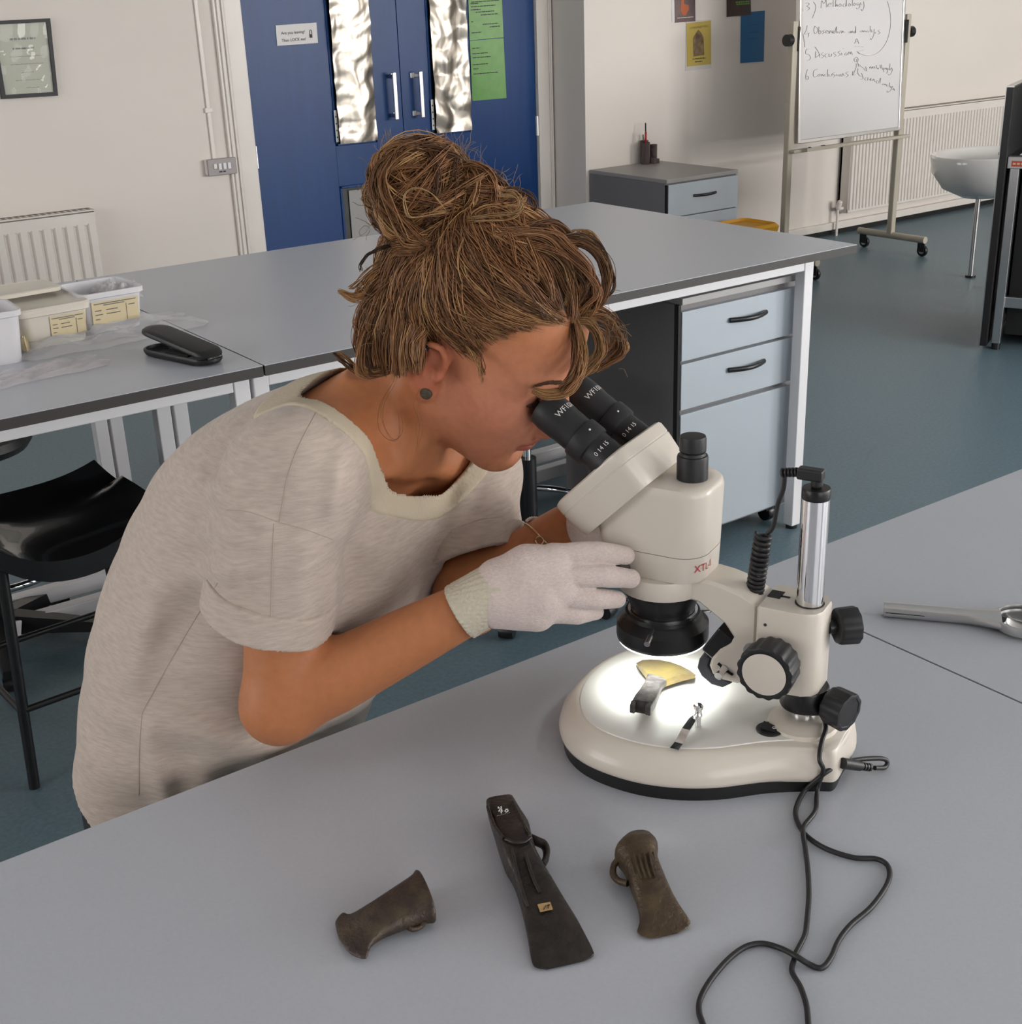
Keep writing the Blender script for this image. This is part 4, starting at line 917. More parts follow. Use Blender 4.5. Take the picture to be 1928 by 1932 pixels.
for sg in (1, -1):
    base = np.array([.186, sg*.031, .296])
    tb = G().lathe([(.0190, -.004), (.0190, .020), (.0186, .0205), (.0186, .030)], 40, base, TD).build('eyepiece_tube', m_blackmat, mic, smooth=40)
    G().lathe([(.0190, .030), (.0208, .031), (.0212, .033), (.0212, .046), (.0206, .048), (.0180, .0485)], 40, base, TD).build('dioptre_ring', m_blackmat, tb, smooth=40)
    G().lathe([(.0186, .0485), (.0188, .066), (.0192, .068), (.0196, .083), (.0188, .092), (.0176, .0945), (.0145, .0945), (.0140, .090), (.002, .089)], 40, base, TD).build('eyepiece', m_blackmat, tb, smooth=40)
    tg = text_geo('WF10X', .0085); wdt = max(v[0] for v in tg.v)
    up_ = np.array([-math.sin(math.radians(33)), 0, math.cos(math.radians(33))]); sd_ = np.array([0, 1.0, 0]); R__ = .0194
    th0 = 74
    tg.v = [tuple(base+TD*(.070+v)+R__*(math.cos((math.radians(th0)+(u-wdt/2)/R__))*sd_+math.sin((math.radians(th0)+(u-wdt/2)/R__))*up_)) for u, v, _ in tg.v]
    tg.build('lettering', mat('white_print', (.75, .74, .72), .5), tb)
    tg = text_geo('0 14 15', .0062); wdt = max(v[0] for v in tg.v)
    tg.v = [tuple(base+TD*(.018+v)+.0192*(math.cos(math.radians(45)+(u-wdt/2)/.0192)*sd_+math.sin(math.radians(45)+(u-wdt/2)/.0192)*up_)) for u, v, _ in tg.v]
    tg.build('scale_marks', MATS['white_print'], tb)
    dt = base+TD*.040+.0213*(math.cos(math.radians(62))*sd_+math.sin(math.radians(62))*up_)
    G().lathe([(.0003, -.001), (.0011, 0), (.0011, .0006), (.0003, .0009)], 8, dt, math.cos(math.radians(62))*sd_+math.sin(math.radians(62))*up_).build('index_dot', MATS['white_print'], tb)
# base switch, stage clip
swt = G().lathe([(.0125, .0462), (.0132, .0485), (.0125, .0492), (.010, .0492)], 32, (.024, .028, 0)).build('power_switch', m_black, mic, smooth=40)
G().add([(.024+x, .028+y, .0492+z) for x, y, z in ((-.0075, -.005, 0), (.0075, -.005, 0), (.0075, .005, 0), (-.0075, .005, 0), (-.0075, -.005, .001), (.0075, -.005, .0042), (.0075, .005, .0042), (-.0075, .005, .001))], [(0, 3, 2, 1), (4, 5, 6, 7), (0, 1, 5, 4), (1, 2, 6, 5), (2, 3, 7, 6), (3, 0, 4, 7)]).build('rocker', m_blackmat, swt, bevel=.0006)
G().tube([(.0195+.0016*math.cos(a), .028+.0016*math.sin(a), .0512) for a in np.linspace(0, 6.28, 13)[:-1]], .0003, 5, closed=True).build('off_mark', m_paper, swt)
clip = G().lathe([(.0030, .0475), (.0030, .0585), (.0042, .059), (.0042, .061), (.0034, .062), (.0034, .066), (.0050, .0675), (.0050, .0705), (.0035, .072)], 20, (.0885, .0525, 0)).build('stage_clip', m_chrome, mic, smooth=40)
cpath = [(.0885, .0525, .0600), (.090, .062, .0600), (.0905, .078, .0570), (.091, .094, .0505), (.0915, .1035, .0490)]
rr_ = []
for i, p in enumerate(cpath):
    w__ = (.0030, .0036, .0040, .0042, .0044)[i]; rr_.append([(p[0]-w__, p[1], p[2]-.0005), (p[0]+w__, p[1], p[2]-.0005), (p[0]+w__, p[1], p[2]+.0005), (p[0]-w__, p[1], p[2]+.0005)])
G().ring_loft(rr_).build('clip_spring', m_chrome, clip)
# lamp lead: elbow plug, lead and coil down to the arm
G().cyl((0, 0, .2945), (0, 0, .3060), .0055, n=16).box(-.006, .018, -.006, .006, .301, .312).build('lead_plug', m_rubber, mic, bevel=.002)
g = G()
for k in range(5): g.lathe([(.0032, 0), (.0046, .0006), (.0046, .0022), (.0032, .0028)], 12, (.018+k*.0032, .0, .3065-k*.0006), (1, 0, -.2))
g.build('strain_relief', m_rubber, mic, smooth=40)
lead = [(.030, 0, .304)]+[m_side(x, y, 0) for x, y in ((1478, 922), (1468, 950), (1461, 985), (1455, 1000), (1447, 1006))]
G().tube(smoothpath(lead, 6), .0022, 8).build('lamp_lead', m_rubber, mic, smooth=60)
ca, cb = np.array(m_side(1440, 1008, 0)), np.array(m_side(1423, 1122, -.002)); turns = 13; pts = []
ax_ = cb-ca; ux_ = np.array([1.0, 0, .05]); uy_ = np.array([0, 1.0, 0])
for k in range(turns*14+1):
    t = k/(turns*14); a = 2*math.pi*turns*t; c_ = ca+ax_*(t+.04*math.sin(t*3.1)); pts.append(c_+.0072*(math.cos(a)*ux_+math.sin(a)*uy_))
G().tube(pts, .0021, 6).build('coiled_lead', m_rubber, mic, smooth=60)
# dc plug at the rear
pr = ml(at_z(1590, 1440, BZ+.030)); pr2 = ml(at_z(1642, 1448, BZ+.014))
g = G(); a_, b_ = np.array(pr), np.array(pr2); d_ = b_-a_
g.tube([a_, a_+d_*.62], [.0055, .0050], 12)
for k in range(4): g.tube([a_+d_*(.62+.1*k), a_+d_*(.68+.1*k)], .0040, 10)
g.build('power_plug', m_rubber, mic, smooth=40)

# ------------------------------------------------------------------ cables on the bench
CZ_ = BZ+.0030
def cable(px, r, label, head=[]):
    pts = list(head)+[np.array([*at_z(x, y, BZ+(z if z else .003))]) for x, y, z in px]
    g = G().tube(smoothpath(pts, 7), r, 8)
    return tag(g.build('power_cable', m_rubber, None, smooth=60), label, 'cable')
h1 = [np.array(MM @ Vector(p)) for p in ((-.012, .018, .070), )]
cable([(1549, 1348, .062), (1558, 1372, .056), (1550, 1400, .050), (1546, 1432, .042), (1553, 1452, .030), (1545, 1478, .012), (1541, 1500, 0), (1538, 1530, 0), (1518, 1557, 0), (1515, 1572, .007), (1519, 1600, 0), (1524, 1640, 0), (1526, 1690, 0), (1522, 1740, 0), (1518, 1765, 0), (1503, 1795, 0), (1499, 1808, 0), (1494, 1832, 0), (1510, 1862, 0), (1521, 1895, 0), (1525, 1932, 0), (1530, 1990, 0)], .0023, 'black lead running straight down the bench from microscope pole', h1)
cable([(1650, 1449, .010), (1668, 1448, .0), (1674, 1438, .006), (1662, 1431, .012), (1620, 1433, .020), (1585, 1442, .024), (1560, 1456, .026), (1540, 1472, .016), (1515, 1496, .0), (1501, 1530, 0), (1508, 1558, 0), (1525, 1580, .003), (1560, 1602, 0), (1610, 1618, 0), (1655, 1621, 0), (1676, 1636, 0), (1675, 1665, 0), (1645, 1710, 0), (1605, 1745, 0), (1582, 1775, 0), (1567, 1808, 0), (1550, 1826, 0), (1528, 1820, .003), (1500, 1803, .0075), (1470, 1788, .003), (1437, 1780, 0), (1405, 1787, 0), (1372, 1812, 0), (1340, 1850, 0), (1321, 1885, 0), (1319, 1910, 0), (1326, 1932, 0), (1345, 1990, 0)], .0024, 'black power lead looping in curves across the front bench')

# ================================================================== BRONZE AXE HEADS
m_br1 = mat('purple_brown_bronze', (.036, .023, .022), .42, metal=.25, col2=(.085, .062, .038), vscale=70, bump=.6, bscale=260, vdet=5)
m_br2 = mat('black_green_bronze', (.018, .016, .014), .36, metal=.25, col2=(.042, .032, .028), vscale=60, bump=.5, bscale=220, vdet=5)
m_br3 = mat('brown_olive_bronze', (.045, .026, .020), .40, metal=.25, col2=(.095, .068, .034), vscale=60, bump=.6, bscale=240, vdet=5)
m_br4 = mat('polished_gold_bronze', (.26, .20, .06), .34, metal=.65, col2=(.16, .12, .06), vscale=30, bump=.3, bscale=120)
def axe_body(stations, n=20, p=2.6, zoff=0.0):
    """stations: (left px, right px, centre height above bench, half thickness)"""
    rings = []
    for (a, b, zc, ht) in stations:
        A_ = at_z(a[0], a[1], BZ+zoff+zc); B_ = at_z(b[0], b[1], BZ+zoff+zc); c_ = (A_+B_)/2; h_ = (B_-A_)/2; r = []
        for j in range(n):
            t = 2*math.pi*j/n; cs, sn = math.cos(t), math.sin(t)
            r.append(c_+h_*math.copysign(abs(cs)**(2/p), cs)+np.array([0, 0, ht])*math.copysign(abs(sn)**(2/p), sn))
        rings.append(r)
    return rings
def resample(st, k=3):
    arr = [np.array([*a, *b, z, h]) for a, b, z, h in st]; sm = smoothpath(arr, k)
    return [((q[0], q[1]), (q[2], q[3]), q[4], max(q[5], .0006)) for q in sm]
# socketed axe, left
x1 = thing('bronze_axe_head', 'purple brown socketed bronze axe head lying leftmost on bench', 'axe head', at_z(725, 1735, BZ))
def to_local(g, t):
    l = t.location; g.v = [(v[0]-l[0], v[1]-l[1], v[2]-l[2]) for v in g.v]; return g
st1 = [((634, 1752), (640, 1772), .005, .0008), ((633, 1738), (662, 1800), .005, .0022), ((646, 1723), (691, 1808), .006, .0042), ((660, 1727), (699, 1786), .007, .0062), ((690, 1714), (722, 1766), .010, .0095), ((730, 1690), (756, 1750), .012, .0118), ((762, 1670), (787, 1738), .0135, .0133), ((777, 1659), (806, 1734), .014, .0138), ((783, 1651), (820, 1732), .0145, .0145), ((788, 1652), (823, 1728), .0145, .0142)]
rg = axe_body(resample(st1), 24, 2.3)
inner = [[np.array(c)*0+np.mean(rg[-1], 0)+(np.array(c)-np.mean(rg[-1], 0))*.78 for c in rg[-1]], [np.mean(rg[-6], 0)+(np.array(c)-np.mean(rg[-6], 0))*.6 for c in rg[-6]]]
to_local(G().ring_loft(rg+inner), x1).build('blade_and_socket', m_br1, x1, smooth=50)
lp = [at_z(x, y, BZ+z) for x, y, z in ((766, 1741, .010), (774, 1752, .007), (786, 1752, .006), (796, 1746, .007), (801, 1737, .011))]
to_local(G().tube(smoothpath(lp, 5), .0024, 8), x1).build('loop', m_br1, x1, smooth=60)
# palstave, centre
x2 = thing('bronze_axe_head', 'long dark bronze palstave with side loop, middle of bench', 'axe head', at_z(1000, 1690, BZ))
st2 = [((917, 1519), (969, 1511), .016, .0085), ((922, 1540), (982, 1535), .016, .0105), ((933, 1575), (998, 1562), .016, .0125), ((939, 1594), (1003, 1583), .0155, .0145), ((951, 1630), (1012, 1615), .014, .0138), ((964, 1654), (1026, 1640), .0125, .0118), ((974, 1679), (1044, 1668), .011, .0098), ((984, 1716), (1068, 1706), .009, .0075), ((992, 1753), (1089, 1738), .0065, .0055), ((999, 1792), (1110, 1776), .0045, .0036), ((1003, 1814), (1120, 1796), .0032, .0022), ((1010, 1825), (1119, 1804), .0026, .0012), ((1030, 1829), (1105, 1812), .0022, .0006)]
to_local(G().ring_loft(axe_body(resample(st2), 26, 4.2)), x2).build('blade', m_br2, x2, smooth=45)
def on_axe2(px, py, z): return at_z(px, py, BZ+z)
for pth, z0, z1 in (([(966, 1602), (975, 1640), (985, 1680), (996, 1712)], .0285, .0165), ([(991, 1610), (1000, 1640), (1009, 1665), (1018, 1684)], .0285, .0185), ([(953, 1583), (972, 1590), (990, 1588), (1001, 1580)], .0303, .0303), ([(920, 1522), (932, 1556), (950, 1582)], .0255, .0300), ([(967, 1513), (983, 1545), (998, 1572)], .0255, .0300)):
    m__ = len(pth); to_local(G().tube(smoothpath([on_axe2(x, y, z0+(z1-z0)*i/(m__-1)) for i, (x, y) in enumerate(pth)], 5), [.0016]*(5*(m__-1)+1), 8), x2).build('ridge', m_br2, x2, smooth=60)
lp = [on_axe2(x, y, z) for x, y, z in ((1003, 1583, .016), (1014, 1588, .016), (1026, 1594, .014), (1031, 1606, .012), (1029, 1622, .011), (1022, 1634, .011))]
to_local(G().tube(smoothpath(lp, 5), .0030, 10, flat=1.8), x2).build('loop', m_br2, x2, smooth=60)
q_ = [on_axe2(x, y, .0172+dz) for x, y, dz in ((1014, 1707, .0004), (1038, 1702.5, 0), (1043, 1716, -.0012), (1019, 1721, -.0008))]
lab = to_local(G().add(q_+[p+np.array([0, 0, .0006]) for p in q_], [(0, 1, 2, 3), (7, 6, 5, 4), (0, 4, 5, 1), (1, 5, 6, 2), (2, 6, 7, 3), (3, 7, 4, 0)]), x2).build('tan_label', mat('tan_paper', (.42, .26, .11), .7), x2, label='small tan paper label')
for st_ in ([(1026, 1716), (1030, 1708)], [(1034, 1714), (1037, 1706), (1032, 1709)]):
    to_local(G().tube([on_axe2(x, y, .0176) for x, y in st_], .0004, 5), x2).build('number_stroke', m_ink, x2)
wp = MATS['white_print']
for st_ in ([(945, 1525), (940.5, 1530.5), (949, 1530)], [(946.5, 1526), (945.5, 1534.5)], [(955, 1527), (952.5, 1530), (955, 1532.5), (958.5, 1530), (957, 1526.5), (954, 1527)], [(940, 1522), (940, 1525), (943, 1524)], [(945, 1521.5), (946, 1524)]):
    to_local(G().tube([on_axe2(x, y, .0274) for x, y in st_], .0006, 5, flat=.5), x2).build('number_stroke', wp, x2)
for k in range(7):
    a_, b_ = (938+k*3.6, 1539.5-k*.9), (940+k*3.6, 1538.5-k*.9+(.8 if k % 2 else -.6)); to_local(G().tube([on_axe2(*a_, .0280), on_axe2(*b_, .0280)], .0004, 5, flat=.5), x2).build('number_stroke', mat('faded_print', (.25, .23, .2), .6), x2)
# ribbed socketed axe, right
x3 = thing('bronze_axe_head', 'ribbed socketed bronze axe head with loop, rightmost on bench', 'axe head', at_z(1230, 1680, BZ))
st3 = [((1176, 1590), (1232, 1585), .0175, .0125), ((1162, 1606), (1241, 1597), .0175, .0165), ((1160, 1617), (1241, 1609), .0170, .0165), ((1172, 1632), (1241, 1622), .0162, .0155), ((1182, 1652), (1248, 1642), .0150, .0145), ((1191, 1678), (1259, 1667), .0130, .0125), ((1199, 1700), (1270, 1690), .0105, .0100), ((1205, 1724), (1285, 1714), .0080, .0072), ((1206, 1742), (1297, 1730), .0055, .0046), ((1202, 1758), (1303, 1741), .0035, .0026), ((1210, 1766), (1298, 1750), .0028, .0014), ((1226, 1771), (1280, 1760), .0024, .0007)]
rg = axe_body(resample(st3), 24, 2.4)
inner = [[np.mean(rg[0], 0)+(np.array(c)-np.mean(rg[0], 0))*.78 for c in rg[0]], [np.mean(rg[6], 0)+(np.array(c)-np.mean(rg[6], 0))*.55 for c in rg[6]]]
to_local(G().ring_loft(inner[::-1]+rg), x3).build('blade_and_socket', m_br3, x3, smooth=50)
for k in range(6):
    t = k/5
    p_ = [(1188+t*44, 1612-t*4), (1194+t*42, 1635-t*6), (1203+t*40, 1660-t*6)]
    hz = lambda i: (.0335, .0312, .0275)[i]-.009*abs(t-.5)**2*4*.6
    to_local(G().tube(smoothpath([at_z(x, y, BZ+hz(i)) for i, (x, y) in enumerate(p_)], 4), .0011, 6), x3).build('rib', m_br3, x3, smooth=60)
lp = [at_z(x, y, BZ+z) for x, y, z in ((1166, 1622, .016), (1158, 1634, .013), (1157, 1650, .011), (1167, 1662, .011), (1184, 1667, .012))]
to_local(G().tube(smoothpath(lp, 5), .0030, 8), x3).build('loop', m_br3, x3, smooth=60)
# bright axe on the stage: crescent blade and notched tail, leaning up towards its tail
x4 = thing('bronze_axe_head', 'golden bronze axe head with crescent blade under ring lamp', 'axe head', at_z(1250, 1290, BZ+.0478))
ZS = .0478
crm = [((1200, 1251), (1206, 1247), .0035), ((1207, 1258), (1226, 1244), .0050), ((1218, 1272), (1245, 1245), .0062), ((1226, 1284), (1272, 1253), .0070)]
top = [(1200, 1252), (1212, 1246), (1228, 1245), (1245, 1246), (1265, 1250), (1285, 1257), (1302, 1266), (1313, 1274)]
bot = [(1204, 1258), (1212, 1265), (1220, 1275), (1236, 1288), (1256, 1289), (1270, 1284), (1290, 1278), (1311, 1277)]
nn = len(top); rings = []
for i in range(nn):
    zt = ZS+.003+.0*i; zb_ = ZS+.010
    A_ = at_z(*top[i], BZ+zt); B_ = at_z(*bot[i], BZ+zb_); up_ = np.array([0, 0, 1.0]); k = .004 if 0 < i < nn-1 else .0015
    rings.append([A_+up_*.0006, A_*.5+B_*.5+up_*k*.8, B_+up_*k, B_-up_*k, A_*.5+B_*.5-up_*k*.8, A_-up_*.0006])
to_local(G().ring_loft(rings), x4).build('crescent_blade', m_br4, x4, smooth=50)
st4 = [((1221, 1276), (1258, 1288), .010, .0045), ((1217, 1290), (1248, 1297), .0135, .0058), ((1207, 1306), (1243, 1312), .0165, .0065), ((1198, 1318), (1238, 1325), .0190, .0070), ((1191, 1331), (1230, 1337), .0210, .0072)]
rg = axe_body(st4, 18, 4.5, ZS)
to_local(G().ring_loft(rg), x4).build('tail', mat('grey_brown_bronze', (.042, .036, .034), .5, metal=.2, col2=(.10, .09, .085), vscale=140, bump=.5, bscale=150), x4, smooth=40)
for (a, b) in (((1191, 1331), (1200, 1333)), ((1220, 1335), (1230, 1337))):
    A_, B_ = at_z(*a, BZ+ZS+.021), at_z(*b, BZ+ZS+.021); d_ = (at_z(1196, 1340, BZ+ZS+.022)-at_z(1200, 1332, BZ+ZS+.021))*.8; up_ = np.array([0, 0, .0065])
    to_local(G().ring_loft([[A_-up_, B_-up_, B_+up_, A_+up_], [A_+d_-up_*.7, B_+d_-up_*.7, B_+d_+up_*.7, A_+d_+up_*.7]]), x4).build('tail_lug', MATS['grey_brown_bronze'], x4, bevel=.001)

# ================================================================== MAGNIFIER
a_, b_ = at_z(1667, 1149, BZ+.009), at_z(1862, 1166, BZ+.009)
c_ = at_z(1943, 1190, BZ+.010)
mg = thing('magnifier', 'silver handled magnifying glass on bench right of joint', 'magnifier', (a_[0], a_[1], BZ))
o_ = np.array([a_[0], a_[1], BZ])
d_ = b_-a_; d_ /= np.linalg.norm(d_); ln_ = np.linalg.norm(b_-a_); sd_ = np.cross([0, 0, 1.0], d_)
rings = []
for t, hw, hz in ((0, .0080, .0080), (.002, .0088, .0088), (.6, .0092, .0088), (.8, .0100, .0086), (.95, .0150, .0080), (1.08, .0215, .0070), (1.13, .0235, .0066)):
    p = a_+d_*ln_*t-o_; rings.append([p+sd_*hw*math.copysign(abs(math.cos(u))**.75, math.cos(u))+np.array([0, 0, 1.0])*hz*math.copysign(abs(math.sin(u))**.75, math.sin(u)) for u in np.linspace(0, 2*math.pi, 22)[:-1]])
G().ring_loft(rings).build('handle', m_satin, mg, smooth=50)
G().add([tuple(a_+d_*ln_*t-o_-sd_*(.0091)+np.array([0, 0, z])) for t, z in ((.02, -.001), (.40, -.001), (.40, .0), (.02, .0))], [(0, 1, 2, 3)]).build('seam_line', m_ink, mg)
c_ = a_+d_*(ln_*1.13+.028)-o_; c_[2] = .009
G().lathe([(.0335, -.0055), (.0365, -.005), (.0372, 0), (.0365, .005), (.0335, .0055), (.0325, 0), (.0335, -.0055)], 48, c_, (0, 0, 1), cap=False).build('lens_ring', m_satin, mg, smooth=40)
G().lathe([(.001, -.006), (.015, -.0052), (.027, -.0028), (.0327, -.0008), (.0327, .0008), (.027, .0028), (.015, .0052), (.001, .006)], 48, c_).build('lens', mat('clear_glass', (.97, .98, .98), .0, trans=1.0, ior=1.5), mg, smooth=60)
# ================================================================== PERSON
# surfaces are grown from distance fields in a rigid frame (a: right, b: up, c: away), metres, then turned into quads
def Lp(px, py, c): return np.array([(px-964.0)*c/FPX, -(py-966.0)*c/FPX, c])
def to_world(A):
    A = np.asarray(A); return CAM+A[:, :1]*RX+A[:, 1:2]*UX+A[:, 2:3]*FX
def smin(a, b, k):
    h = np.clip(.5+.5*(b-a)/k, 0, 1); return b+(a-b)*h-k*h*(1-h)
def smax(a, b, k): return -smin(-a, -b, k)
def s_ell(p, c, r, R=None):
    q = p-np.asarray(c)
    if R is not None: q = q@R
    r = np.asarray(r); k0 = np.sqrt(((q/r)**2).sum(1)); k1 = np.sqrt(((q/(r*r))**2).sum(1))+1e-9
    return k0*(k0-1)/k1
def s_cone(p, a, b, ra, rb):
    a, b = np.asarray(a), np.asarray(b); ba = b-a; L2 = ba@ba
    h = np.clip(((p-a)@ba)/L2, 0, 1); d = p-a-h[:, None]*ba
    return np.sqrt((d*d).sum(1))-(ra+(rb-ra)*h)
def s_chain(p, pts, rad, k=0.0):
    d = None
    for i in range(len(pts)-1):
        e = s_cone(p, pts[i], pts[i+1], rad[i], rad[i+1])
        d = e if d is None else (np.minimum(d, e) if k == 0 else smin(d, e, k))
    return d
def net_mesh(func, lo, hi, res, chunk=24):
    """surface nets over the chunks that the surface passes through"""
    lo = np.asarray(lo, float); hi = np.asarray(hi, float)
    nc = np.maximum(1, np.ceil((hi-lo)/(res*chunk)).astype(int)); N = nc*chunk+2
    ci = np.stack(np.meshgrid(*[np.arange(n) for n in nc], indexing='ij'), -1).reshape(-1, 3)
    cen = lo+(ci+.5)*chunk*res
    dc = func(cen); act = ci[np.abs(dc) < res*chunk*.5*1.7321*1.35]
    g = np.arange(chunk+1); GX, GY, GZ = np.meshgrid(g, g, g, indexing='ij'); base = np.stack([GX, GY, GZ], -1).reshape(-1, 3)
    m = chunk+1; ids = []; pos = []; faces = []
    def gid(i, j, k): return (i*N[1]+j)*N[2]+k
    for c in act:
        o = c*chunk; D = func(lo+(base+o)*res).reshape(m, m, m); S = D < 0
        if S.all() or not S.any(): continue
        cs = np.zeros((chunk,)*3, np.int8)
        for dx in (0, 1):
            for dy in (0, 1):
                for dz in (0, 1): cs += S[dx:dx+chunk, dy:dy+chunk, dz:dz+chunk]
        I, J, K = np.nonzero((cs > 0) & (cs < 8))
        P = np.zeros((len(I), 3)); W = np.zeros(len(I))
        cor = [(a, b, e) for a in (0, 1) for b in (0, 1) for e in (0, 1)]
        for u in range(8):
            for ax in range(3):
                if cor[u][ax]: continue
                v = list(cor[u]); v[ax] = 1
                d0 = D[I+cor[u][0], J+cor[u][1], K+cor[u][2]]; d1 = D[I+v[0], J+v[1], K+v[2]]
                x = (d0 < 0) != (d1 < 0)
                if not x.any(): continue
                t = d0[x]/(d0[x]-d1[x]); q = np.tile(np.array(cor[u], float), (x.sum(), 1)); q[:, ax] += t
                P[x] += q; W[x] += 1
        P = P/W[:, None]+np.stack([I, J, K], 1)+o
        ids.append(gid(I+o[0], J+o[1], K+o[2])); pos.append(lo+P*res)
        for ax in range(3):
            sl0 = [slice(0, chunk)]*3; sl1 = [slice(0, chunk)]*3; sl1[ax] = slice(1, chunk+1)
            A, B = S[tuple(sl0)], S[tuple(sl1)]
            for flip in (0, 1):
                E_ = np.nonzero((A & ~B) if not flip else (~A & B)); E_ = [e+oo for e, oo in zip(E_, o)]
                b1, b2 = [(1, 2), (2, 0), (0, 1)][ax]
                def cell(d1, d2):
                    w_ = [e.copy() for e in E_]; w_[b1] -= d1; w_[b2] -= d2; return gid(*w_)
                q = [cell(1, 1), cell(0, 1), cell(0, 0), cell(1, 0)]
                if flip: q = q[::-1]
                faces.append(np.stack(q, 1))
    ids = np.concatenate(ids); pos = np.concatenate(pos); faces = np.concatenate(faces)
    order = np.argsort(ids); ids = ids[order]; pos = pos[order]
    loc = np.searchsorted(ids, faces); loc = np.clip(loc, 0, len(ids)-1)
    ok = (ids[loc] == faces).all(1); return pos, loc[ok]
def field_obj(name, func, lo, hi, res, m, parent, colf=None, label=None, relax=1):
    pos, fc = net_mesh(func, lo, hi, res)
    for _ in range(relax):                       # one gentle pass against voxel steps
        e = np.concatenate([fc[:, [0, 1]], fc[:, [1, 2]], fc[:, [2, 3]], fc[:, [3, 0]]]); acc = np.zeros_like(pos); cnt = np.zeros(len(pos))
        np.add.at(acc, e[:, 0], pos[e[:, 1]]); np.add.at(cnt, e[:, 0], 1); np.add.at(acc, e[:, 1], pos[e[:, 0]]); np.add.at(cnt, e[:, 1], 1)
        pos = pos*.5+.5*acc/np.maximum(cnt, 1)[:, None]
    wv = to_world(pos)
    me = bpy.data.meshes.new(name); me.vertices.add(len(wv)); me.vertices.foreach_set('co', wv.astype(np.float32).ravel())
    nf = len(fc); me.loops.add(nf*4); me.loops.foreach_set('vertex_index', fc.astype(np.int32).ravel())
    me.polygons.add(nf); me.polygons.foreach_set('loop_start', np.arange(0, nf*4, 4, dtype=np.int32)); me.polygons.foreach_set('loop_total', np.full(nf, 4, np.int32))
    me.polygons.foreach_set('use_smooth', np.ones(nf, bool)); me.update(calc_edges=True); me.validate()
    if colf is not None:
        ca = me.color_attributes.new('col', 'FLOAT_COLOR', 'POINT'); cc = np.ones((len(pos), 4), np.float32); cc[:, :3] = colf(pos); ca.data.foreach_set('color', cc.ravel())
    me.materials.append(m)
    o = bpy.data.objects.new(name, me); COL.objects.link(o)
    if parent is not None:
        o.parent = parent; o.matrix_parent_inverse = parent.matrix_world.inverted()
    if label: o['label'] = label
    return o

FAR = 9.0
def culled(p, cen, rad, fn, pad=.05):
    """skip a sub-field for sample blocks that lie well away from it"""
    if len(p) > 1 and np.ptp(p[:, 0]) < .12:
        m_ = p[len(p)//2]
        if np.linalg.norm(m_-cen) > rad+pad+.06: return None
    return fn(p)
def umin(d, e, k):
    return d if e is None else (e if d is None else smin(d, e, k))
# ---- head frame
HO = np.array([-.034, .168, 1.280])
HF, HU = np.array([.802, -.589, -.102]), np.array([.390, .645, -.657])
HF /= np.linalg.norm(HF); HU -= HF*(HU@HF); HU /= np.linalg.norm(HU); HN = np.cross(HF, HU); HN *= -1 if HN[2] > 0 else 1
HR = np.stack([HF, HU, HN], 1)                      # columns: forward, up, near side
def hl(x, y, z): return HO+HF*x+HU*y+HN*z
def to_head(p): return (p-HO)@HR
# ---- body joints
SN, SF = Lp(557, 895, 1.222), Lp(882, 885, 1.475)
EN, WN = Lp(528, 1330, 1.268), Lp(893, 1142, 1.240)
EF, WF = Lp(884, 1132, 1.390), Lp(1118, 968, 1.385)
NB = Lp(715, 800, 1.345)
SM = (SN+SF)/2; HP = Lp(405, 1395, 1.500)
TT = SM-HP; TLEN = np.linalg.norm(TT); TT /= TLEN
TL = SN-SF; TL -= TT*(TL@TT); TL /= np.linalg.norm(TL)
TF = np.cross(TT, TL); TF *= 1 if TF[0] > 0 else -1
def spine_table(px):
    tab = []
    for (x, y, c, rf, rl) in px:
        q = Lp(x, y, c)-HP; tab.append((q@TT, q@TF, q@TL, rf, rl))
    tab.sort(); arr = smoothpath([np.array(t) for t in tab], 8); arr = np.array(arr); o = np.argsort(arr[:, 0]); return arr[o]
SHT = spine_table([(395, 1600, 1.53, .150, .190), (410, 1500, 1.515, .150, .188), (424, 1370, 1.50, .152, .185), (464, 1200, 1.465, .160, .178), (570, 1005, 1.405, .160, .172), (645, 885, 1.365, .118, .155), (700, 800, 1.345, .080, .110), (730, 740, 1.335, .045, .060)])
def torso_loft(p, tab, drf=0.0, drl=0.0, sh=0.0):
    q = p-HP; t = q@TT; f = q@TF; l = q@TL
    cf = np.interp(t, tab[:, 0], tab[:, 1])+sh; cl = np.interp(t, tab[:, 0], tab[:, 2]); rf = np.interp(t, tab[:, 0], tab[:, 3])-drf; rl = np.interp(t, tab[:, 0], tab[:, 4])-drl
    k = np.sqrt(((f-cf)/rf)**2+((l-cl)/rl)**2); d = (k-1)*np.minimum(rf, rl)
    return np.maximum(d, np.maximum(tab[0, 0]-t, t-tab[-1, 0])), t
HB = hl(-.022, -.040, 0)
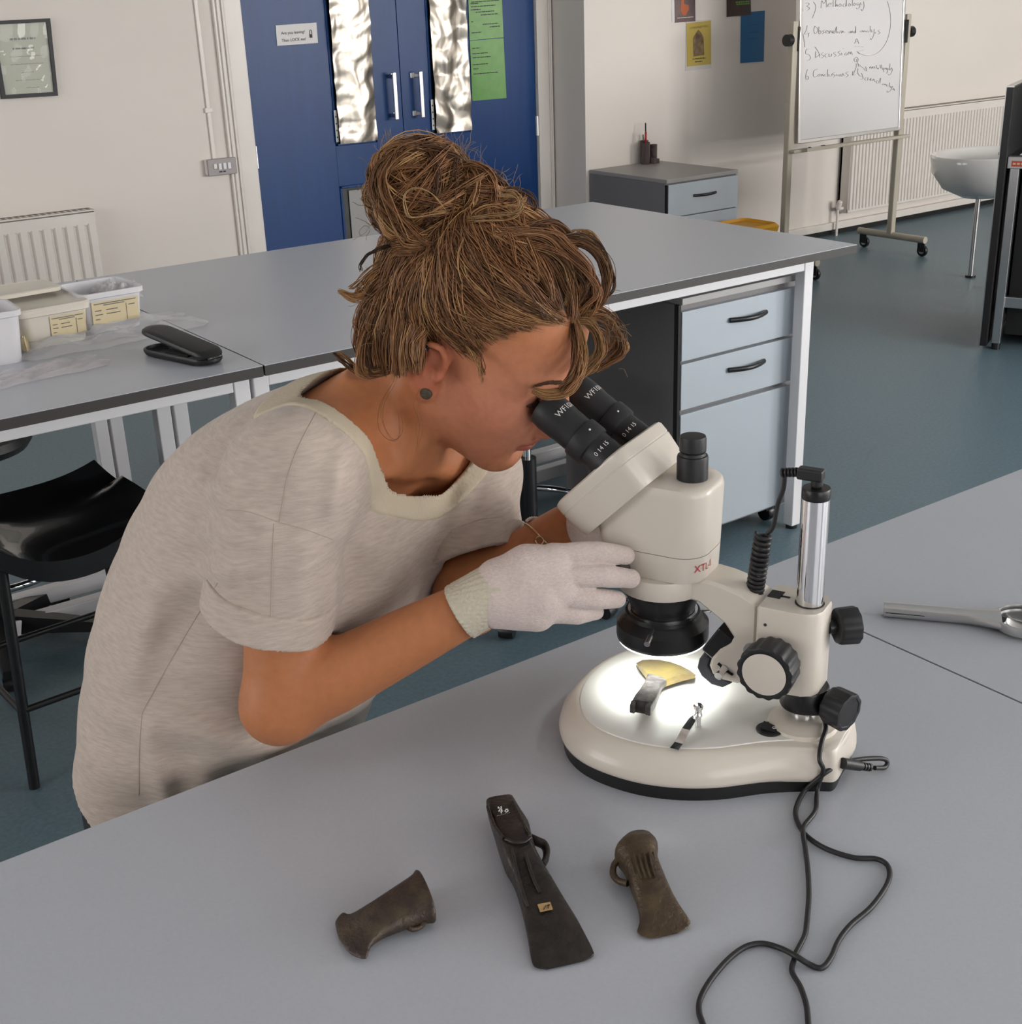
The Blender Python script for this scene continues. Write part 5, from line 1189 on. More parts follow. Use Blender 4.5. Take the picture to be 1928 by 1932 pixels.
def f_head(p):
    h = to_head(p); z = np.abs(h[:, 2]); s = np.stack([h[:, 0], h[:, 1], z], 1)
    d = s_ell(h, (-.008, .050, 0), (.093, .083, .073))
    d = smin(d, s_ell(h, (.043, .052, 0), (.052, .058, .057)), .02)
    d = smin(d, s_ell(h, (.046, -.012, 0), (.049, .060, .053)), .025)
    d = smin(d, s_ell(h, (.046, -.066, 0), (.042, .040, .041)), .025)
    d = smin(d, s_cone(s, (.002, -.048, .047), (.066, -.090, .014), .016, .016), .03)
    d = smin(d, s_ell(h, (.0755, -.0915, 0), (.0175, .0165, .020)), .02)
    d = smin(d, s_ell(s, (.055, -.012, .040), (.024, .020, .017)), .022)
    d = smin(d, s_ell(s, (.056, -.036, .026), (.030, .036, .0235)), .03)
    d = smin(d, s_ell(s, (.046, .022, .036), (.032, .032, .0245)), .025)
    d = smin(d, s_cone(s, (.085, .033, .012), (.070, .031, .045), .0115, .0115), .014)
    d = smax(d, -s_ell(s, (.0985, .012, .032), (.018, .0125, .019)), .012)
    d = smin(d, s_ell(s, (.0735, .0115, .0315), (.0125, .0125, .0125)), .004)
    d = smin(d, s_cone(h, (.090, .026, 0), (.1160, -.0265, 0), .0085, .0110), .010)
    d = smin(d, s_ell(s, (.1035, -.0310, .0115), (.0105, .0085, .0075)), .006)
    d = smax(d, -s_ell(s, (.1090, -.0390, .0065), (.005, .004, .0035)), .003)
    d = smin(d, s_ell(h, (.0900, -.045, 0), (.0115, .014, .022)), .012)
    d = smin(d, s_ell(h, (.0955, -.0515, 0), (.0092, .0050, .0195)), .005)
    d = smin(d, s_ell(h, (.0930, -.0625, 0), (.0095, .0060, .0175)), .005)
    d = smax(d, -s_ell(h, (.1010, -.0568, 0), (.0100, .0014, .0240)), .0025)
    d = smax(d, -s_ell(h, (.0970, -.0765, 0), (.0090, .0050, .018)), .009)
    return d
def f_ear(p):
    h = to_head(p); s = np.stack([h[:, 0], h[:, 1], np.abs(h[:, 2])], 1)
    Rz = np.array([[.97, .24, 0], [-.24, .97, 0], [0, 0, 1.0]])
    d = s_ell(s, (-.014, -.001, .0705), (.0165, .030, .0065), Rz)
    d = smin(d, s_ell(s, (-.007, -.0265, .0700), (.0085, .0100, .0055)), .006)
    hel = [(.000, .008, .0735), (-.002, .0215, .0760), (-.010, .0285, .0775), (-.021, .0260, .0785), (-.0275, .014, .0785), (-.0265, -.002, .0770), (-.0205, -.016, .0750), (-.012, -.026, .0730)]
    d = smin(d, s_chain(s, [np.array(q) for q in hel], [.0030, .0034, .0036, .0036, .0034, .0032, .0030, .0030]), .0025)
    ant = [(-.017, .016, .0755), (-.0175, .004, .0765), (-.014, -.008, .0760), (-.008, -.0155, .0745)]
    d = smin(d, s_chain(s, [np.array(q) for q in ant], [.0030]*4), .003)
    d = smin(d, s_ell(s, (.0005, -.004, .0735), (.0042, .0060, .0040)), .003)
    d = smax(d, -s_ell(s, (-.0085, -.003, .0790), (.0060, .0095, .0070)), .003)
    return d
def f_arm(p, S, E, W_):
    d = s_chain(p, [S, S*.55+E*.45, E], [.047, .041, .0365])
    m1 = E*.72+W_*.28
    d = smin(d, s_chain(p, [E, m1, E*.3+W_*.7, W_], [.0355, .0365, .0305, .0255]), .018)
    return d
def hand_pts(c_k):
    pass
SCM = NB+TF*.058-TT*.012
def f_neck(p):
    d = s_chain(p, [HB, HB*.45+NB*.55, NB], [.050, .0475, .056])
    for S in (SN, SF):
        d = smin(d, s_cone(p, NB, S*.92+NB*.08, .045, .044), .035)
        d = smin(d, s_cone(p, NB*.75+S*.25+TF*.052, S*.85+NB*.15+TF*.018, .0085, .0095), .02)
    for sg in (1, -1): d = smin(d, s_cone(p, hl(-.012, -.040, sg*.045), SCM+TL*.012*sg, .0125, .0085), .022)
    return d
def f_headear(p):
    d = f_head(p); near = np.abs(d) < .03
    if near.any():
        e = np.full(len(p), 1.0); e[near] = f_ear(p[near]); d = smin(d, e, .004)
    return d
def f_body(p):
    d, _ = torso_loft(p, SHT, .036, .028, -.014)
    d = umin(d, culled(p, hl(.01, .0, 0), .16, f_headear), .03)
    d = umin(d, culled(p, NB, .25, f_neck), .035)
    d = umin(d, culled(p, (SN+EN)/2, .19, lambda q: s_chain(q, [SN, SN*.55+EN*.45, EN], [.047, .041, .0365])), .03)
    d = umin(d, culled(p, (EN+WN)/2, .16, lambda q: s_chain(q, [EN, EN*.72+WN*.28, EN*.3+WN*.7, WN], [.0355, .0365, .0305, .0255])), .018)
    d = umin(d, culled(p, (SF+WF+EF)/3, .27, lambda q: f_arm(q, SF, EF, WF)), .03)
    return d
SKIN = np.array([.50, .195, .085])
def skin_col(p):
    h = to_head(p); c = np.tile(SKIN, (len(p), 1)); z = np.abs(h[:, 2])
    def mixin(w_, col):
        nonlocal c
        c = c*(1-w_[:, None])+np.array(col)*w_[:, None]
    face = np.clip(1-np.sqrt(((h-np.array([.05, -.01, 0]))**2).sum(1))/.11, 0, 1)
    mixin(np.clip(face*1.4, 0, 1)*.75, (.74, .315, .23))
    lip = np.clip(1.25-np.sqrt(((h[:, 0]-.095)/.012)**2+((h[:, 1]+.0568)/.0115)**2+(h[:, 2]/.0225)**2), 0, .25)/.25
    mixin(lip*.85, (.36, .088, .065))
    ear = np.clip(1-np.sqrt(((h[:, 0]+.012)/.03)**2+(h[:, 1]/.045)**2+((z-.074)/.014)**2), 0, .4)/.4
    mixin(ear*.7, (.48, .145, .085))
    bl = np.clip(1-np.sqrt(((h[:, 0]-.06)/.035)**2+((h[:, 1]+.025)/.03)**2+((z-.045)/.03)**2), 0, 1)
    mixin(bl*.35, (.48, .135, .082))
    return c
m_skin = mat('skin', (.5, .25, .16), .46, attr='col', var=.10, vscale=120, bump=.10, bscale=700, sss=.12, spec=.35)
hips_w = to_world(HP[None])[0]
person = thing('person', 'person in cream t-shirt and white gloves bent over microscope', 'person', (hips_w[0], hips_w[1], 0))
bpy.context.view_layer.update()
field_obj('body', f_body, (-.43, -.34, 1.05), (.10, .36, 1.72), .0026, m_skin, person, skin_col)
# ---- T-shirt
NA = Lp(592, 772, 1.235); NE = Lp(862, 822, 1.440); ND = Lp(790, 922, 1.285); NK = Lp(690, 716, 1.370)
NO = (NA+NE+ND+NK)/4
n2 = NE-NA; r2 = np.linalg.norm(n2)/2; n2 = n2/(2*r2); n1 = ND-NK; n1 -= n2*(n1@n2); r1 = np.linalg.norm(n1)/2; n1 = n1/(2*r1); n3 = np.cross(n1, n2)
if n3@TT < 0: n3 = -n3
def d_open(p):
    q = p-NO; x, y, z = q@n1, q@n2, q@n3
    x = x+.10*(y/r2)**2*r1*0
    k = np.sqrt((x/r1)**2+(y/r2)**2); return (k-1)*min(r1, r2), z
CE_N = Lp(506, 1160, 1.243); CE_F = Lp(878, 1062, 1.400)
CN_N = (CE_N-Lp(545, 985, 1.225)); CN_N = CN_N/np.linalg.norm(CN_N)
cut_n = Lp(506-29, 1160+96, 1.243)-CE_N; cut_n[2] = .02; cut_n /= np.linalg.norm(cut_n)
cut_f = Lp(878+30, 1062+95, 1.400)-CE_F; cut_f[2] = -.02; cut_f /= np.linalg.norm(cut_f)
FOLDS = [((265, 1345), (640, 1465), .010, .020), ((265, 1345), (330, 1560), .006, .012), ((520, 1010), (360, 900), .006, .014), ((515, 1030), (330, 1000), .006, .013), ((505, 1060), (320, 1090), .005, .014),
         ((300, 1090), (230, 1330), .006, .02), ((380, 1120), (300, 1250), -.005, .02), ((620, 1000), (650, 830), .004, .010), ((640, 1010), (690, 1120), -.006, .02), ((700, 1000), (660, 1250), .006, .022), ((450, 980), (425, 1130), .004, .012), ((575, 1000), (560, 1180), .004, .016), ((890, 900), (850, 1000), .004, .01), ((780, 1010), (700, 1200), .006, .02), ((400, 1400), (380, 1560), .006, .02), ((560, 1450), (480, 1540), .003, .020)]
FL = [(Lp(*a, 1.3)[:2], Lp(*b, 1.3)[:2], A_, w_) for a, b, A_, w_ in FOLDS]
FL = [(a, b, A_*1.5, w_) for a, b, A_, w_ in FL]
def shirt_detail(p, d):
    near = np.abs(d) < .03
    if not near.any(): return d
    q = p[near]; e = d[near]; pr = q[:, :2]*(1.3/q[:, 2])[:, None]; lo_, hi_ = pr.min(0)-.05, pr.max(0)+.05
    for a, b, A_, w_ in FL:
        if (np.minimum(a, b) > hi_).any() or (np.maximum(a, b) < lo_).any(): continue
        ba = b-a; h = np.clip(((pr-a)@ba)/(ba@ba), 0, 1); v = pr-a-h[:, None]*ba; dd = (v*v).sum(1)
        e = e-A_*np.exp(-dd/(w_*w_))*np.sin(np.clip(h, .02, .98)*np.pi)**.5
    e = e+.0016*np.sin(q@TL*70+q@TT*38)*np.sin(q@TT*55-q@TF*30)
    d = d.copy(); d[near] = e; return d
def slv_n(p): return s_chain(p, [SN, SN*.62+CE_N*.38, CE_N+CN_N*.05], [.060, .0625, .0580])
def slv_f(p): return s_chain(p, [SF, CE_F+cut_f*.05], [.056, .055])
def shoulders(p):
    d = s_cone(p, NB*.6+SN*.4+TT*.006, SN, .050, .058)
    return np.minimum(d, s_cone(p, NB*.6+SF*.4+TT*.006, SF, .050, .058))
def f_shirt_outer(p, cut=False):
    d, t = torso_loft(p, SHT)
    d = umin(d, culled(p, NB, .24, shoulders), .03)
    e = culled(p, (SN+CE_N)/2, .17, slv_n)
    if e is not None:
        if cut: e = np.maximum(np.maximum(e, (p-CE_N)@cut_n), -np.maximum(s_cone(p, CE_N-CN_N*.035, CE_N+CN_N*.06, .030, .0535), -.03-(p-CE_N)@cut_n))
        d = smin(d, e, .03)
    e = culled(p, (SF+CE_F)/2, .15, slv_f)
    if e is not None:
        if cut: e = np.maximum(np.maximum(e, (p-CE_F)@cut_f), -s_cone(p, CE_F-cut_f*.03, CE_F+cut_f*.05, .028, .050))
        d = smin(d, e, .025)
    return shirt_detail(p, d)
HEM_T = float((Lp(168, 1500, 1.50)-HP)@TT)+.075
def f_shirt(p):
    d = f_shirt_outer(p, True)
    o, z = d_open(p)
    d = np.maximum(d, -np.maximum(o, -.20-z))
    q = p-HP; hem = HEM_T+.010*np.sin(q@TL*16)+.02*(q@TF)
    d = np.maximum(d, hem-q@TT)
    return d
m_shirt = mat('cream_slub_jersey', (.56, .465, .40), .85, var=.20, vscale=60, stretch=(1, 1, 6), bump=.35, bscale=160, sheen=.25, spec=.2)
m_band = mat('cream_rib_band', (.56, .485, .37), .85, bump=.4, bscale=260, spec=.2)
SHIRT = field_obj('t_shirt', f_shirt, (-.50, -.42, 1.08), (.02, .20, 1.78), .0036, m_shirt, person, label='cream short sleeved t-shirt')
def f_collar(p):
    d = f_shirt_outer(p); o, z = d_open(p)
    return np.maximum(np.maximum(np.maximum(d-.0022, -(d+.006)), np.maximum(o-.016, -(o+.0015))), -.12-z)
field_obj('collar_band', f_collar, (-.27, -.05, 1.15), (-.02, .20, 1.55), .0022, m_band, person)
def f_cuff(side):
    def f(p):
        d = slv_n(p) if side else slv_f(p); s = ((p-CE_N)@cut_n) if side else ((p-CE_F)@cut_f)
        d = d+.0012*np.sin(p[:, 0]*90+p[:, 2]*60)
        return np.maximum(np.maximum(d-.0052-.05*np.maximum(s+.028, 0), -(d+.0045)), np.maximum(s-.003, -(s+.028)))
    return f
field_obj('sleeve_cuff', f_cuff(1), tuple(CE_N-np.array([.10, .09, .10])), tuple(CE_N+np.array([.10, .09, .10])), .0022, m_shirt, person)
field_obj('sleeve_cuff', f_cuff(0), tuple(CE_F-np.array([.09, .08, .09])), tuple(CE_F+np.array([.09, .08, .09])), .0022, m_shirt, person)
# ---- gloves
def glove(tag_, cuff0, cuff1, rc, palm, fingers, thumb, lo, hi):
    def f_cuffg(p):
        d = s_cone(p, cuff0, cuff1, rc[0], rc[1]); ax = cuff1-cuff0; L_ = np.linalg.norm(ax); ax = ax/L_; s = (p-cuff0)@ax
        d = d+.0009*np.sin(np.arctan2((p-cuff0)[:, 2]-1e-6, (p-cuff0)[:, 1])*42)
        d = np.maximum(d, np.maximum(-s, s-L_-.004))
        inn = s_cone(p, cuff0-ax*.01, cuff0+ax*.03, rc[0]-.0045, rc[0]-.006); return np.maximum(d, -inn)
    field_obj('glove_cuff', f_cuffg, lo, hi, .0018, m_gcuff, person)
    def f_glove(p):
        d = s_chain(p, [q for q, _, _ in palm], [r for _, r, _ in palm], .01)
        for q0, r0, sp in palm: pass
        for pts, rad in fingers:
            e = s_chain(p, pts, rad); d = smin(d, e, .0025)
        d = smin(d, s_chain(p, thumb[0], thumb[1]), .010)
        d = d+.00035*np.sin(p[:, 0]*160+p[:, 1]*90)*np.sin(p[:, 1]*110-p[:, 0]*60)
        return d
    return field_obj('glove', f_glove, lo, hi, .0017, m_glove, person, label='thin white cotton glove')
m_glove = mat('white_cotton_knit', (.73, .615, .575), .9, var=.14, vscale=260, stretch=(1, 1, 2.5), bump=.6, bscale=420, sheen=.2, spec=.15)
m_gcuff = mat('ecru_rib_knit', (.62, .56, .45), .9, var=.12, vscale=300, bump=.5, bscale=420, spec=.15)
CK = 1.222
def hp(px, py, dc=0.0): return Lp(px, py, CK+dc)
glove('n', hp(866, 1156, .012), hp(948, 1108, .006), (.0285, .0275),
      [(hp(945, 1105, .006), .0275, 0), (hp(1000, 1080, .0), .0255, 0), (hp(1040, 1068, -.002), .0205, 0)],
      [([hp(950, 1130, .004), hp(1020, 1128, -.004), hp(1048, 1110, -.004)], [.0270, .0250, .0205]),
       ([hp(940, 1140, .006), hp(1010, 1150, -.002), hp(1035, 1142, -.002)], [.0240, .0215, .0170]),
       ([hp(1050, 1056, .0), hp(1075, 1048, .0), hp(1128, 1042, .001), hp(1180, 1048, .016)], [.0170, .0125, .0110, .0094]),
       ([hp(1050, 1090, -.003), hp(1080, 1087, -.004), hp(1134, 1086, -.003), hp(1189, 1092, .014)], [.0170, .0125, .0110, .0096]),
       ([hp(1045, 1120, -.003), hp(1075, 1125, -.002), hp(1120, 1130, .002), hp(1164, 1131, .018)], [.0165, .0120, .0106, .0088]),
       ([hp(1015, 1148, -.002), hp(1050, 1156, .0), hp(1090, 1160, .006), hp(1124, 1154, .022)], [.0150, .0108, .0096, .0080])],
      ([hp(975, 1085, .02), hp(1040, 1075, .038), hp(1110, 1078, .042), hp(1150, 1085, .036)], [.018, .0145, .0115, .0095]),
      tuple(hp(830, 1230, -.05)*np.array([1, 1, 1])), tuple(hp(1215, 1015, .075)))
fd = WF-EF; fd /= np.linalg.norm(fd)
w0 = Lp(1092, 985, 1.385)
mkn = np.array(MMi @ Vector((0, 0, 0)))
def wl(v):                                   # world -> person frame
    v = np.array(v)-CAM; return np.array([v@RX, v@UX, v@FX])
KF = wl(MM @ Vector((.178, -.055, .196)))    # far zoom knob
hk = KF+np.array([-.062, .004, .030])
glove('f', w0, w0+fd*.040+np.array([.004, -.004, 0]), (.0285, .0270),
      [(w0+fd*.040, .0265, 0), (w0*.45+hk*.55, .0250, 0), (hk, .0220, 0)],
      [([hk+np.array([-.01, .016, 0]), hk+np.array([.035, .018, -.004]), KF+np.array([.004, .016, .008])], [.016, .0115, .0095]),
       ([hk+np.array([-.01, .002, .004]), hk+np.array([.035, .000, .002]), KF+np.array([.004, -.004, .012])], [.016, .0118, .0098]),
       ([hk+np.array([-.01, -.012, .006]), hk+np.array([.032, -.018, .006]), KF+np.array([-.004, -.022, .014])], [.015, .0112, .0090]),
       ([hk+np.array([-.014, -.024, .008]), hk+np.array([.018, -.034, .010]), KF+np.array([-.016, -.036, .018])], [.014, .0100, .0082])],
      ([w0*.5+hk*.5+np.array([0, .0, -.015]), hk+np.array([.0, .006, -.030]), KF+np.array([-.016, .004, -.014])], [.017, .0135, .0100]),
      tuple(np.minimum(np.minimum(w0, hk), KF)-.07), tuple(np.maximum(np.maximum(w0, hk), KF)+.07))
# ---- trousers and shoes (mostly hidden by the bench)
def pw(v): return wl(v)
hx, hy, hz = hips_w
lat = np.array(to_world((HP+TL)[None])[0]-hips_w); lat[2] = 0; lat /= np.linalg.norm(lat); fwd_ = np.array([-lat[1], lat[0], 0]); fwd_ = fwd_ if (to_world((HP+TF)[None])[0]-hips_w)@fwd_ > 0 else -fwd_
LEG = {}
for sg in (1, -1):
    hip = np.array([hx, hy, hz-.02])+lat*.085*sg-fwd_*.02; knee = np.array([hip[0], hip[1], .47])+lat*.01*sg-fwd_*.03; ank = np.array([hip[0], hip[1], .09])-fwd_*.075
    LEG[sg] = (hip, knee, ank)
def f_trous(p):
    d = s_ell(p, pw((hx, hy, hz+.02)-fwd_*.0), (.10, .10, .10))
    for sg in (1, -1):
        h_, k_, a_ = (pw(v) for v in LEG[sg]); d = smin(d, s_chain(p, [h_, k_, a_], [.078, .058, .045]), .04)
    zz = CAM[2]+p[:, 0]*RX[2]+p[:, 1]*UX[2]+p[:, 2]*FX[2]
    return np.maximum(d, np.maximum(.045-zz, zz-(hz-.03)))
cor = np.array([pw((hx+dx, hy+dy, z)) for dx in (-.25, .25) for dy in (-.25, .25) for z in (0, hz+.2)])
field_obj('trousers', f_trous, cor.min(0), cor.max(0), .006, mat('dark_navy_cloth', (.012, .012, .018), .8), person)
for sg in (1, -1):
    a = LEG[sg][2]
    def f_shoe(p, a=a):
        d = smin(s_cone(p, pw(a+np.array([0, 0, -.045])-fwd_*.01), pw(a+np.array([0, 0, -.052])+fwd_*.15), .042, .034), s_cone(p, pw(a+np.array([0, 0, -.045])), pw(a+np.array([0, 0, .0])), .045, .045), .02)
        zz = CAM[2]+p[:, 0]*RX[2]+p[:, 1]*UX[2]+p[:, 2]*FX[2]; return np.maximum(d, .003-zz)
    ca_ = np.array([pw(a+np.array([dx, dy, dz])) for dx in (-.22, .22) for dy in (-.22, .22) for dz in (-.12, .08)])
    field_obj('shoe', f_shoe, ca_.min(0), ca_.max(0), .005, mat('black_canvas', (.014, .014, .015), .7), person)

# ---- stitched seams of the shirt, laid on its surface
from mathutils.bvhtree import BVHTree
_me = SHIRT.data; _vv = np.empty(len(_me.vertices)*3, np.float32); _me.vertices.foreach_get('co', _vv); _vv = _vv.reshape(-1, 3)
_ff = np.empty(len(_me.polygons)*4, np.int32); _me.polygons.foreach_get('vertices', _ff)
_bvh = BVHTree.FromPolygons([tuple(map(float, v)) for v in _vv], [tuple(map(int, f)) for f in _ff.reshape(-1, 4)])
m_seam = mat('seam_thread', (.44, .365, .305), .9)
for pts in ([(606, 762), (585, 800), (560, 850), (541, 905), (531, 960), (527, 985)], [(428, 962), (470, 966), (527, 985), (580, 1000), (628, 1018)], [(517, 988), (514, 1050), (512, 1120), (511, 1165)], [(410, 1100), (370, 1165), (320, 1250), (268, 1345)], [(268, 1345), (263, 1420), (262, 1500)]):
    q = []
    for p_ in smoothpath([np.array([x, y, 0.0]) for x, y in pts], 6):
        dv_ = Vector(ray(p_[0], p_[1])).normalized(); hit = _bvh.ray_cast(Vector(CAM), dv_)
        if hit[0] is not None: q.append(np.array(hit[0])-np.array(dv_)*.0001)
    if len(q) > 3:
        o_ = G().tube(q, .0005, 6).build('seam', m_seam, None, smooth=60); o_.parent = person; o_.matrix_parent_inverse = person.matrix_world.inverted()
# ================================================================== HAIR, EARRINGS, BRACELET, BROWS
rs = np.random.RandomState(11)
HC = np.array([-.010, .046, 0.0]); HRAD = np.array([.116, .097, .086])
SK_C = np.array([-.002, .048, 0.0])
def ell_r(d): return 1.0/np.sqrt(((d/HRAD)**2).sum(-1))
def px_on_hair(px, py, k=1.0):
    """sight line onto the hair volume, returned as a direction from its centre (head frame)"""
    o = to_head(np.zeros((1, 3)))[0]; d = to_head(Lp(px, py, 1.0)[None])[0]-o
    A = ((d/(HRAD*k))**2).sum(); q = o-HC; B = 2*(q*d/(HRAD*k)**2).sum(); C = ((q/(HRAD*k))**2).sum()-1
    D = B*B-4*A*C; t = (-B-math.sqrt(D))/(2*A) if D > 0 else -B/(2*A)
    v = q+d*t; return v/np.linalg.norm(v)
def slerp(a, b, t):
    w = math.acos(max(-1, min(1, float(a@b)))); s = math.sin(w)
    return np.outer(np.sin((1-t)*w)/s, a)+np.outer(np.sin(t*w)/s, b) if s > 1e-4 else np.outer(1-t, a)+np.outer(t, b)
strands = []; scol = []; srad = []
PAL = np.array([(.235, .108, .047), (.088, .040, .018), (.345, .178, .076), (.45, .26, .115), (.165, .071, .029)])
def pick():
    return PAL[rs.choice(5, p=[.38, .22, .22, .08, .10])]*rs.uniform(.8, 1.2)
def add_lock(path, n, spread, r=.0005, taper=1.0, col=None, frizz=.0012, ends=(0.5, .35)):
    """n strands bunched about one guide path (person frame)"""
    P = np.array(path); m = len(P); t = np.linspace(0, 1, m)
    T_ = np.gradient(P, axis=0); T_ /= np.linalg.norm(T_, axis=1)[:, None]+1e-9
    ref = np.array([.3, .2, -.93]); U_ = np.cross(T_, ref); U_ /= np.linalg.norm(U_, axis=1)[:, None]+1e-9; V_ = np.cross(T_, U_)
    base = pick() if col is None else np.array(col)
    env = ends[0]+(1-ends[0])*np.sin(np.clip(t*1.0, 0, 1)*np.pi)**.7*(1-t*0)-(0 if taper == 1.0 else (1-taper)*t)
    env = np.maximum(env, .12)
    for _ in range(n):
        a = rs.uniform(0, 2*np.pi); q = spread*math.sqrt(rs.rand()); tw = rs.uniform(-1.2, 1.2)
        ph = rs.uniform(0, 6.28, 2); fz = frizz*np.sin(t*rs.uniform(5, 14)+ph[0])[:, None]*U_+frizz*np.sin(t*rs.uniform(5, 14)+ph[1])[:, None]*V_
        strands.append(P+env[:, None]*q*(np.cos(a+tw*t)[:, None]*U_+np.sin(a+tw*t)[:, None]*V_)+fz)
        scol.append(np.clip(base*rs.uniform(.8, 1.22), 0, 1)); srad.append(r*rs.uniform(.65, 1.25))
# --- swept up scalp hair: root px -> bun base
BUN0 = px_on_hair(850, 448)
hair_edge = [(1088, 612), (1062, 606), (1035, 610), (1005, 622), (975, 634), (945, 648), (915, 664), (893, 690), (872, 678), (850, 655), (828, 648), (805, 648), (792, 672), (778, 702), (750, 712), (720, 706), (690, 692), (668, 672)]
EDGE = [px_on_hair(x, y) for x, y in hair_edge]
# skin radius about the hair centre, tabulated once
_th = np.linspace(0, np.pi, 49); _ph = np.linspace(-np.pi, np.pi, 97); _TH, _PH = np.meshgrid(_th, _ph, indexing='ij')
_D = np.stack([np.sin(_TH)*np.cos(_PH), np.cos(_TH), np.sin(_TH)*np.sin(_PH)], -1).reshape(-1, 3); _lo, _hi = np.full(len(_D), .02), np.full(len(_D), .18)
for _ in range(14):
    _m = (_lo+_hi)/2; _in = f_head(HO+(HC+_D*_m[:, None])@HR.T) < 0; _lo = np.where(_in, _m, _lo); _hi = np.where(_in, _hi, _m)
SKR = _lo.reshape(_TH.shape)
def skin_r(D):
    th = np.arccos(np.clip(D[:, 1], -1, 1))/np.pi*48; ph = (np.arctan2(D[:, 2], D[:, 0])+np.pi)/(2*np.pi)*96
    i0 = np.clip(th.astype(int), 0, 47); j0 = np.clip(ph.astype(int), 0, 95); a, b = th-i0, ph-j0
    return SKR[i0, j0]*(1-a)*(1-b)+SKR[i0+1, j0]*a*(1-b)+SKR[i0, j0+1]*(1-a)*b+SKR[i0+1, j0+1]*a*b
EARD = np.array([-.1, -.45, .9])
def swept(d0, d1, side=1):
    n_ = np.cross(d0, d1); e_ = EARD*np.array([1, 1, side]); sg = 1.0 if n_@e_ > 0 else -1.0
    return sg*(rs.normal(.20, .05)*max(0, min(1, (d0[0]+.05)*2.2)))+rs.normal(0, .035)
def head_path(d0, d1, lift, m=18, root_k=.93, sway=.0, root=True):
    t = np.linspace(0, 1, m); D = slerp(d0, d1, t)
    nrm_ = np.cross(d0, d1); nrm_ = nrm_/(np.linalg.norm(nrm_)+1e-9)
    wv_ = rs.uniform(.0, .035); D = D+np.outer(np.sin(t*np.pi)*sway+wv_*np.sin(t*rs.uniform(5, 9)+rs.rand()*6)*np.clip(t*4, 0, 1), nrm_); D /= np.linalg.norm(D, axis=1)[:, None]
    w = np.clip(t/.42, 0, 1); w = w*w*(3-2*w)
    Rh = ell_r(D)*(1+lift*np.sin(t*np.pi)**.8+rs.uniform(0, .02)*np.sin(t*rs.uniform(4, 10)+rs.rand()*6)*w); Rs = np.minimum(skin_r(D)*.995, Rh)
    r = Rs*(1-w)+Rh*w if root else Rh*root_k
    return HO+(HC+D*r[:, None])@HR.T
for side in (1, -1):
    nl = 330 if side == 1 else 120
    for i in range(nl):
        u = rs.rand()*(len(EDGE)-1); j = int(u); f = u-j; d0 = EDGE[j]*(1-f)+EDGE[min(j+1, len(EDGE)-1)]*f
        inw = rs.rand()**1.6*.72                                  # how far up the scalp the lock starts
        d0 = slerp(d0/np.linalg.norm(d0), BUN0, np.array([inw]))[0]; d0 = d0*np.array([1, 1, side])
        d0 = d0+rs.normal(0, .03, 3); d0 /= np.linalg.norm(d0)
        d1 = BUN0*np.array([1, 1, side*rs.uniform(.2, 1)])+rs.normal(0, .07, 3); d1 /= np.linalg.norm(d1)
        front = max(0, d0[0]); lift = rs.uniform(-.05, .045)+.06*front*rs.rand()+.03*inw
        add_lock(head_path(d0, d1, lift, sway=swept(d0, d1, side)), 15, rs.uniform(.0035, .0085), ends=(.45, .4))
# fine hair along the hairline
for i in range(230):
    u = rs.rand()*(len(EDGE)-3.2); j = int(u); f = u-j; d0 = EDGE[j]*(1-f)+EDGE[j+1]*f; d0 = d0/np.linalg.norm(d0)
    d0 = slerp(d0, BUN0, np.array([rs.uniform(-.05, .10)]))[0]+rs.normal(0, .012, 3); d0 /= np.linalg.norm(d0)
    d1 = BUN0+rs.normal(0, .09, 3); d1 /= np.linalg.norm(d1)
    add_lock(head_path(d0, d1, rs.uniform(-.05, .0), sway=swept(d0, d1)*1.15), 12, rs.uniform(.004, .008), r=.00036, ends=(.8, .4))
# crown locks that close the parting
for i in range(110):
    d0 = np.array([rs.uniform(-.1, 1.0), rs.uniform(.5, 1.0), rs.uniform(-.6, .6)]); d0 /= np.linalg.norm(d0)
    d1 = BUN0*np.array([1, 1, rs.uniform(-.6, 1)])+rs.normal(0, .06, 3); d1 /= np.linalg.norm(d1)
    add_lock(head_path(d0, d1, rs.uniform(-.03, .05), sway=rs.normal(0, .06), root_k=.98, root=False), 12, .006)
# nape and back
for i in range(120):
    d0 = np.array([rs.uniform(-1, -.55), rs.uniform(-.75, .2), rs.uniform(-.75, .75)]); d0 /= np.linalg.norm(d0)
    d1 = BUN0*np.array([1, 1, rs.uniform(-1, 1)])+rs.normal(0, .07, 3); d1 /= np.linalg.norm(d1)
    add_lock(head_path(d0, d1, rs.uniform(-.02, .06), sway=rs.normal(0, .06), root_k=.97, root=False), 12, .006)
